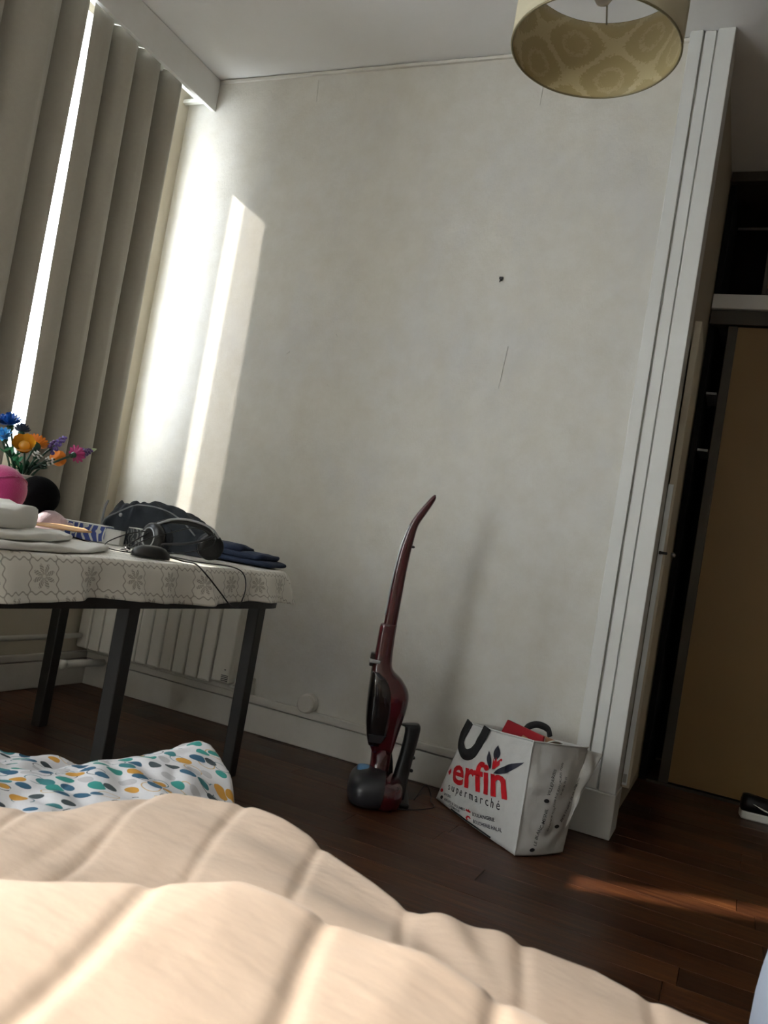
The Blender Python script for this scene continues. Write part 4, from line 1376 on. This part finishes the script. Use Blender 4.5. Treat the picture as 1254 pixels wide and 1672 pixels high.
poly_on(FRONT, nf_, [(0.440, 0.040), (0.450, 0.066), (0.475, 0.072), (0.498, 0.058), (0.485, 0.050), (0.468, 0.058), (0.458, 0.042), (0.478, 0.032), (0.455, 0.024)], 'red_meat_print', M['red'], pf)
poly_on(FRONT, nf_, [(0.035 + 0.018 * math.cos(a), 0.125 + 0.022 * math.sin(a)) for a in [2 * PI * k / 10 for k in range(10)]], 'red_dot_print', M['red'], pf)
poly_on(FRONT, nf_, [(0.070 + 0.018 * math.cos(a), 0.055 + 0.022 * math.sin(a)) for a in [2 * PI * k / 10 for k in range(10)]], 'red_dot_print', M['ink'], pf)
for s_, a_, b_, w_ in (('VILLEPARISIS', (0.385, 0.535), (0.420, 0.775), (-0.052, 0.008)), ('37/39 RUE JEAN JAURES 77270', (0.500, 0.44), (0.530, 0.84), (-0.036, 0.005)), ('01 60 36 70 02', (0.59, 0.55), (0.615, 0.72), (-0.036, 0.005)), ('LE BLANC-MESNIL', (0.315, 0.09), (0.395, 0.42), (-0.052, 0.010)), ('AV PASTEUR 93150', (0.475, 0.22), (0.525, 0.435), (-0.036, 0.006)), ('BERTHIER SUR ORGE', (0.725, 0.30), (0.99, 0.69), (-0.045, 0.02))):
    text_on(SIDE, ns_, s_, a_, b_, 0, 'side_lettering', M['ink'], pside, bold=0.006, up=w_, lift=0.0035)
for c_ in ((0.345, 0.49), (0.265, 0.055), (0.66, 0.26)):
    poly_on(SIDE, ns_, [(c_[0] + 0.045 * math.cos(a), c_[1] + 0.018 * math.sin(a)) for a in [2 * PI * k / 10 for k in range(10)]], 'pin_print', M['ink'], pside)


def strap(path, S, nrm, wid, lift=0.005):
    rings = []
    P = spline([(u, v, 0) for u, v in path], 8)
    for i, p in enumerate(P):
        t = P[min(i + 1, len(P) - 1)] - P[max(i - 1, 0)]
        q0, q1 = S(p.x - 0.001, p.y), S(p.x + 0.001, p.y)
        c = S(p.x, p.y)
        tv = (S(P[min(i + 1, len(P) - 1)].x, P[min(i + 1, len(P) - 1)].y) - S(P[max(i - 1, 0)].x, P[max(i - 1, 0)].y)).normalized()
        sd_ = tv.cross(nrm).normalized()
        rings.append([c + sd_ * wid + nrm * lift, c - sd_ * wid + nrm * lift, c - sd_ * wid + nrm * (lift + 0.003), c + sd_ * wid + nrm * (lift + 0.003)])
    return MB().loft(rings)


strap([(0.36, 1.01), (0.345, 0.85), (0.29, 0.69), (0.19, 0.655), (0.085, 0.72), (0.035, 0.82), (0.035, 0.93), (0.04, 1.02)], FRONT, nf_, 0.019).build('handle', M['webbing'], bag, smooth=True)
rb = panel(STl, STr, STr + Vector((0, 0, 0.05)), STl + Vector((0, 0, 0.05)), nb_, 0.0, 0.0, 0)
strap([(0.25, 0.1), (0.30, 0.5), (0.40, 0.75), (0.52, 0.6), (0.56, 0.1)], rb, nb_, 0.012).build('handle', M['webbing'], bag, smooth=True)

# what sticks out of the bag
rc = thing('red_folder', (2.10, -0.27, 0.33), 'red card folder poking out of the shopping bag', 'folder')
pA, pB = TRf + e_ * 0.02 + nb_ * 0.05, TLf + nb_ * 0.05 - e_ * 0.06
up_ = Vector((0, 0, 1))
m_ = MB(); m_.loft([[tuple(p + nb_ * o_) for p in (pA - up_ * 0.16, pB - up_ * 0.14, pB + up_ * 0.055 - e_ * 0.10, pA + up_ * 0.012)] for o_ in (0.0, 0.006)])
m_.build('cover', M['redcard'], rc)
m_ = MB(); m_.loft([[tuple(p + nb_ * o_) for p in (pA - up_ * 0.15, pB - up_ * 0.13, pB + up_ * 0.050 - e_ * 0.11, pA + up_ * 0.008)] for o_ in (0.007, 0.010)])
m_.build('pages', M['paperwhite'], rc)
kr = thing('cardboard_roll', (2.22, -0.33, 0.30), 'tan cardboard sleeve curling at the bag opening', 'cardboard')
kc = TRf + (STr - TRf) * 0.45 + Vector((-0.025, 0.01, -0.05))
nn_ = 22
rg = [[kc + Vector((0.055 * math.cos(PI * k / nn_) * 0.8 + 0.01, 0.045 * math.cos(PI * k / nn_), 0.055 * math.sin(PI * k / nn_))) + ns_ * d for k in range(nn_ + 1)] for d in (-0.10, 0.004)]
MB().loft(rg, cap=False, closed=False).build('curl', M['kraft'], kr, smooth=True).modifiers.new('solid', 'SOLIDIFY').thickness = 0.003
MB().tube(rg[1], 0.0025, 5).build('curl_edge', M['paperwhite'], kr, smooth=True)

# ------------------------------------------------------------------ pendant lamp
LX, LY, LZ, LR, LH = 2.191, -0.974, 2.25, 0.2215, 0.222
lp = thing('pendant_lamp', (LX, LY, LZ), 'ivory drum pendant lampshade with damask lining hanging from the ceiling', 'lamp')
n_ = 72
th_ = np.linspace(0, 2 * PI, n_ + 1)
for nm, rr, mt, flip in (('shade', LR, M['shade'], False), ('shade_lining', LR - 0.004, M['damask'], True)):
    zz_ = np.linspace(LZ, LZ + LH, 9)
    T_, Zz = np.meshgrid(th_, zz_, indexing='ij')
    o = grid_obj(nm, LX + rr * np.cos(T_), LY + rr * np.sin(T_), Zz, mt, lp, uv=(T_ / (2 * PI) * 6.0, (Zz - LZ) / 0.20 + 0.25))
    o.modifiers.new('solid', 'SOLIDIFY').thickness = 0.001
for zz in (LZ, LZ + LH):
    MB().tube([(LX + (LR - 0.002) * math.cos(t), LY + (LR - 0.002) * math.sin(t), zz) for t in th_], 0.0032, 6).build('rim_wire', M['brass'], lp, smooth=True)
for k in range(3):
    a = 1.73 + 2 * PI * k / 3
    MB().tube([(LX + 0.022 * math.cos(a), LY + 0.022 * math.sin(a), LZ + LH + 0.0), (LX + (LR - 0.004) * math.cos(a), LY + (LR - 0.004) * math.sin(a), LZ + LH - 0.002)], 0.0022, 6).build('spoke', M['brass'], lp, smooth=True)
sk = MB().lathe([(0.0, 0.03), (0.014, 0.03), (0.022, 0.0), (0.022, -0.045), (0.0, -0.045)], 18, (LX, LY, LZ + LH + 0.02)).build('socket', M['whitepl'], lp, smooth=True)
MB().lathe([(0.0, -0.115), (0.018, -0.110), (0.029, -0.090), (0.030, -0.072), (0.020, -0.050), (0.013, -0.040), (0.0, -0.040)], 20, (LX, LY, LZ + LH + 0.02)).build('bulb', M['bulb'], lp, smooth=True)
MB().tube([(LX, LY, LZ + LH + 0.05), (LX, LY, H - 0.02)], 0.0035, 8).build('cord', M['whitepl'], lp, smooth=True)
MB().lathe([(0.0, -0.045), (0.03, -0.04), (0.045, -0.004), (0.045, -0.001), (0, -0.001)], 24, (LX, LY, H)).build('ceiling_rose', M['whitepl'], lp, smooth=True)

# ------------------------------------------------------------------ shoe by the wardrobe
sh = thing('sneaker', (3.0, 0.87, 0), 'black sneaker with a white sole at the right frame edge', 'shoe', rz=math.radians(8))
def shoe_rings(z0, z1, sc, dz):
    prof = [(-0.14, 0.030), (-0.12, 0.040), (-0.06, 0.043), (0.0, 0.042), (0.07, 0.050), (0.11, 0.045), (0.135, 0.028), (0.145, 0.012)]
    out = [(x, -w * sc) for x, w in prof] + [(x, w * sc) for x, w in reversed(prof)]
    return out
so_ = shoe_rings(0, 0, 1.05, 0)
MB().loft([[(x, y, z) for x, y in so_] for z in (0.0, 0.034)]).build('sole', M['whitepl'], sh, bevel=0.006, world=False)
up = shoe_rings(0, 0, 1.0, 0)
hz = lambda x: float(np.interp(x, [-0.14, -0.11, -0.05, 0.02, 0.08, 0.145], [0.095, 0.10, 0.085, 0.085, 0.062, 0.045]))
MB().loft([[(x, y, 0.034) for x, y in up], [(x * 0.99, y * 0.97, 0.034 + (hz(x) - 0.034) * 0.6) for x, y in up], [(x * 0.96, y * 0.62, hz(x)) for x, y in up]]).build('upper', M['blackplastic'], sh, smooth=True, world=False)
MB().tube(spline([(-0.10, -0.0445, 0.070), (-0.05, -0.046, 0.052), (-0.01, -0.0465, 0.046), (0.03, -0.0475, 0.055)], 6), [0.0015] * 3 + [0.0032] * 10 + [0.005] * 6, 6).build('side_mark', M['whitepl'], sh, smooth=True, world=False)
for k in range(4):
    MB().tube([(0.03 + 0.016 * k, -0.02, 0.083 - 0.006 * k), (0.03 + 0.016 * k, 0.0, 0.090 - 0.006 * k), (0.03 + 0.016 * k, 0.02, 0.083 - 0.006 * k)], 0.003, 6).build('lace', M['blackplastic'], sh, smooth=True, world=False)

# ------------------------------------------------------------------ bed, duvet, printed cover, cushion
bd = thing('bed', (2.25, -3.1, 0), 'low bed under the peach duvet in the foreground', 'bed')
box('mattress', M['mattress'], bd, 1.45, 3.05, -3.95, -2.16, 0.20, 0.38, bevel=0.04)
box('bed_base', M['blackwood'], bd, 1.47, 3.03, -3.93, -2.19, 0.06, 0.198, bevel=0.01)
for lx, ly in ((1.52, -3.88), (2.98, -3.88), (1.52, -2.24), (2.98, -2.24)):
    MB().tube([(lx, ly, 0.0), (lx, ly, 0.06)], 0.025, 12).build('foot', M['blackwood'], bd)


def fnoise(X, Y, f, seed):
    out = np.zeros_like(X)
    it = np.nditer([X, Y], flags=['multi_index'])
    for a, b in it:
        out[it.multi_index] = noise.noise(Vector((float(a) * f, float(b) * f, seed)))
    return out


def sstep(a, b, x):
    t = np.clip((x - a) / (b - a), 0, 1)
    return t * t * (3 - 2 * t)


def duvet():
    nx_, ny_ = 330, 320
    gx = np.linspace(1.62, 3.18, nx_)
    gy = np.linspace(-3.35, -1.93, ny_)
    X, Y = np.meshgrid(gx, gy, indexing='ij')
    # far edge (where the cover rolls over the mattress edge) and near ridge
    fy = np.interp(gx, [1.62, 2.00, 2.08, 2.20, 2.30, 2.41, 2.48, 2.53, 2.60, 2.66, 2.75, 3.18], [-2.42, -2.25, -2.135, -2.10, -2.12, -2.165, -2.20, -2.185, -2.185, -2.175, -2.20, -2.26])[:, None]
    fz = np.interp(gx, [1.62, 2.02, 2.10, 2.18, 2.30, 2.45, 2.6, 3.18], [0.44, 0.475, 0.503, 0.505, 0.500, 0.490, 0.490, 0.47])[:, None]
    ny = np.interp(gx, [1.62, 2.20, 2.34, 2.44, 2.58, 2.72, 3.18], [-2.75, -2.66, -2.61, -2.525, -2.50, -2.50, -2.52])[:, None]
    nz = np.interp(gx, [1.62, 2.20, 2.34, 2.44, 2.58, 2.72, 2.85, 3.18], [0.55, 0.580, 0.597, 0.606, 0.596, 0.574, 0.55, 0.50])[:, None]
    far = fz * (1 - sstep(0.0, 0.16, np.maximum(0, Y - fy)) * 0.98)
    # slope from far ridge back to the valley
    valley = 0.445
    t1 = sstep(0, 1, np.clip((fy - Y) / np.maximum(0.03, (fy - ny) * 0.55), 0, 1))
    mid = fz * (1 - t1) + valley * t1
    Z = np.where(Y > fy, far, mid)
    # near ridge: rounded hump
    dn = Y - ny
    hump = np.where(dn > 0, np.exp(-(dn / 0.085) ** 2), np.clip(1 - (np.abs(dn) / 0.95) ** 1.5, 0, 1))
    Z = np.where(Y > fy, Z, np.maximum(Z, valley + (nz - valley) * hump) * 0.6 + 0.4 * (Z + (nz - valley) * hump * 1.0 - (Z - valley) * hump))
    # quilting: narrow stitched seams along y between soft puffs
    ph = (X - 2.405 + 0.16 * (Y + 2.58) + 0.010 * np.sin(Y * 17)) / 0.125
    ds = np.abs(ph - np.round(ph)) * 0.125
    live = sstep(0.0, 0.10, Z - 0.30)
    Z = Z + (0.0036 * (1 - np.exp(-(ds / 0.0075) ** 2)) + 0.002 * (np.clip(ds / 0.0625, 0, 1) ** 0.8) - 0.005) * live
    # drag folds and crumples
    D = X * 0.86 - Y * 0.5
    E_ = X * 0.5 + Y * 0.86
    f1 = fnoise(D * 0.6, E_ * 1.6, 5.0, 1.3)
    f2 = fnoise(X * 0.8, Y * 2.0, 11.0, 4.1)
    f3 = fnoise(X, Y, 4.0, 8.8)
    farw = sstep(-2.56, -2.36, Y)
    # folds dragged toward a pinch point near the far edge
    px, py = 2.60, -2.27
    r = np.hypot(X - px, Y - py)
    ang = np.arctan2(Y - py, px - X)
    drag = np.sin(ang * 11 + 2.5 * f1 + 0.6) * np.exp(-((r - 0.22) / 0.20) ** 2) * np.clip(r / 0.10, 0, 1) * sstep(2.62, 2.48, X)
    Z = Z + (0.012 * f1 + 0.004 * f2 + 0.008 * drag) * (0.15 + 0.85 * farw) * sstep(0.05, 0.25, Z) + 0.006 * f3 * sstep(0.1, 0.3, Z)
    Z = np.maximum(Z, 0.03)
    return X, Y, Z


dv = grid_obj('duvet', *duvet(), M['duvet'], thick=0.012)
dm = dv.modifiers.new('sub', 'SUBSURF'); dm.levels = dm.render_levels = 1
tag(dv, 'peach quilted duvet bunched up in the foreground', 'duvet')


def cover():
    nx_, ny_ = 150, 150
    gx = np.linspace(1.38, 2.12, nx_); gy = np.linspace(-2.55, -1.46, ny_)
    X, Y = np.meshgrid(gx, gy, indexing='ij')
    ey = np.interp(gx, [1.38, 1.55, 1.68, 1.74, 1.80, 1.88, 1.95, 2.02, 2.12], [-1.86, -1.80, -1.72, -1.615, -1.60, -1.645, -1.72, -1.90, -2.10])[:, None]
    ez = np.interp(gx, [1.38, 1.50, 1.60, 1.66, 1.72, 1.78, 1.84, 1.90, 1.96, 2.12], [0.33, 0.345, 0.345, 0.335, 0.380, 0.402, 0.397, 0.375, 0.345, 0.30])[:, None]
    lo = np.interp(gx, [1.38, 1.55, 1.70, 2.12], [0.390, 0.392, 0.390, 0.390])[:, None]
    back = np.clip((ey - Y) / 0.30, 0, 1)
    Z = np.where(Y > ey, ez * (1 - sstep(0.0, 0.10, Y - ey)), ez * (1 - sstep(0, 1, back)) + lo * sstep(0, 1, back))
    f = fnoise(X * 1.6 + Y, Y * 1.2 - X * 0.5, 8.0, 2.2)
    g = fnoise(X, Y, 16.0, 6.2)
    Z = Z + (0.016 * (np.abs(f) - 0.2) + 0.006 * g) * sstep(0.05, 0.2, Z)
    rx = sstep(2.12, 2.02, X)
    Z = np.maximum(Z * np.clip(0.0 + sstep(0.0, 1.0, rx), 0, 1), 0.004)
    return X, Y, Z


cX, cY, cZ = cover()
du = np.cumsum(np.concatenate([[0], np.full(cX.shape[0] - 1, cX[1, 0] - cX[0, 0])]))[:, None] + cX * 0
dzy = np.abs(np.diff(cZ, axis=1)); dyy = np.abs(np.diff(cY, axis=1))
vv = np.concatenate([np.zeros((cX.shape[0], 1)), np.cumsum(np.sqrt(dzy ** 2 + dyy ** 2), axis=1)], 1)
cv = grid_obj('printed_cover', cX, cY, cZ, M['spots'], uv=(du, vv), thick=0.006)
tag(cv, 'white cotton cover with teal, yellow and grey pebble print beyond the duvet', 'bed cover')

cu_ = thing('white_cushion', (3.02, -1.72, 0.0), 'pale bluish white cushion standing at the lower right frame edge', 'cushion')
MB().blob((3.040, -1.700, 0.295), (0.212, 0.13, 0.225), 44, 26, 0.75, 0.8, 0.02, 9.0, 3.0, 0.3).build('cushion_body', M['blue_cotton'], cu_, smooth=True)
MB().blob((3.05, -1.69, 0.115), (0.225, 0.15, 0.115), 40, 20, 0.6, 0.7, 0.02, 9.0, 7.0, 0.3).build('cushion_underside', M['blue_cotton'], cu_, smooth=True)
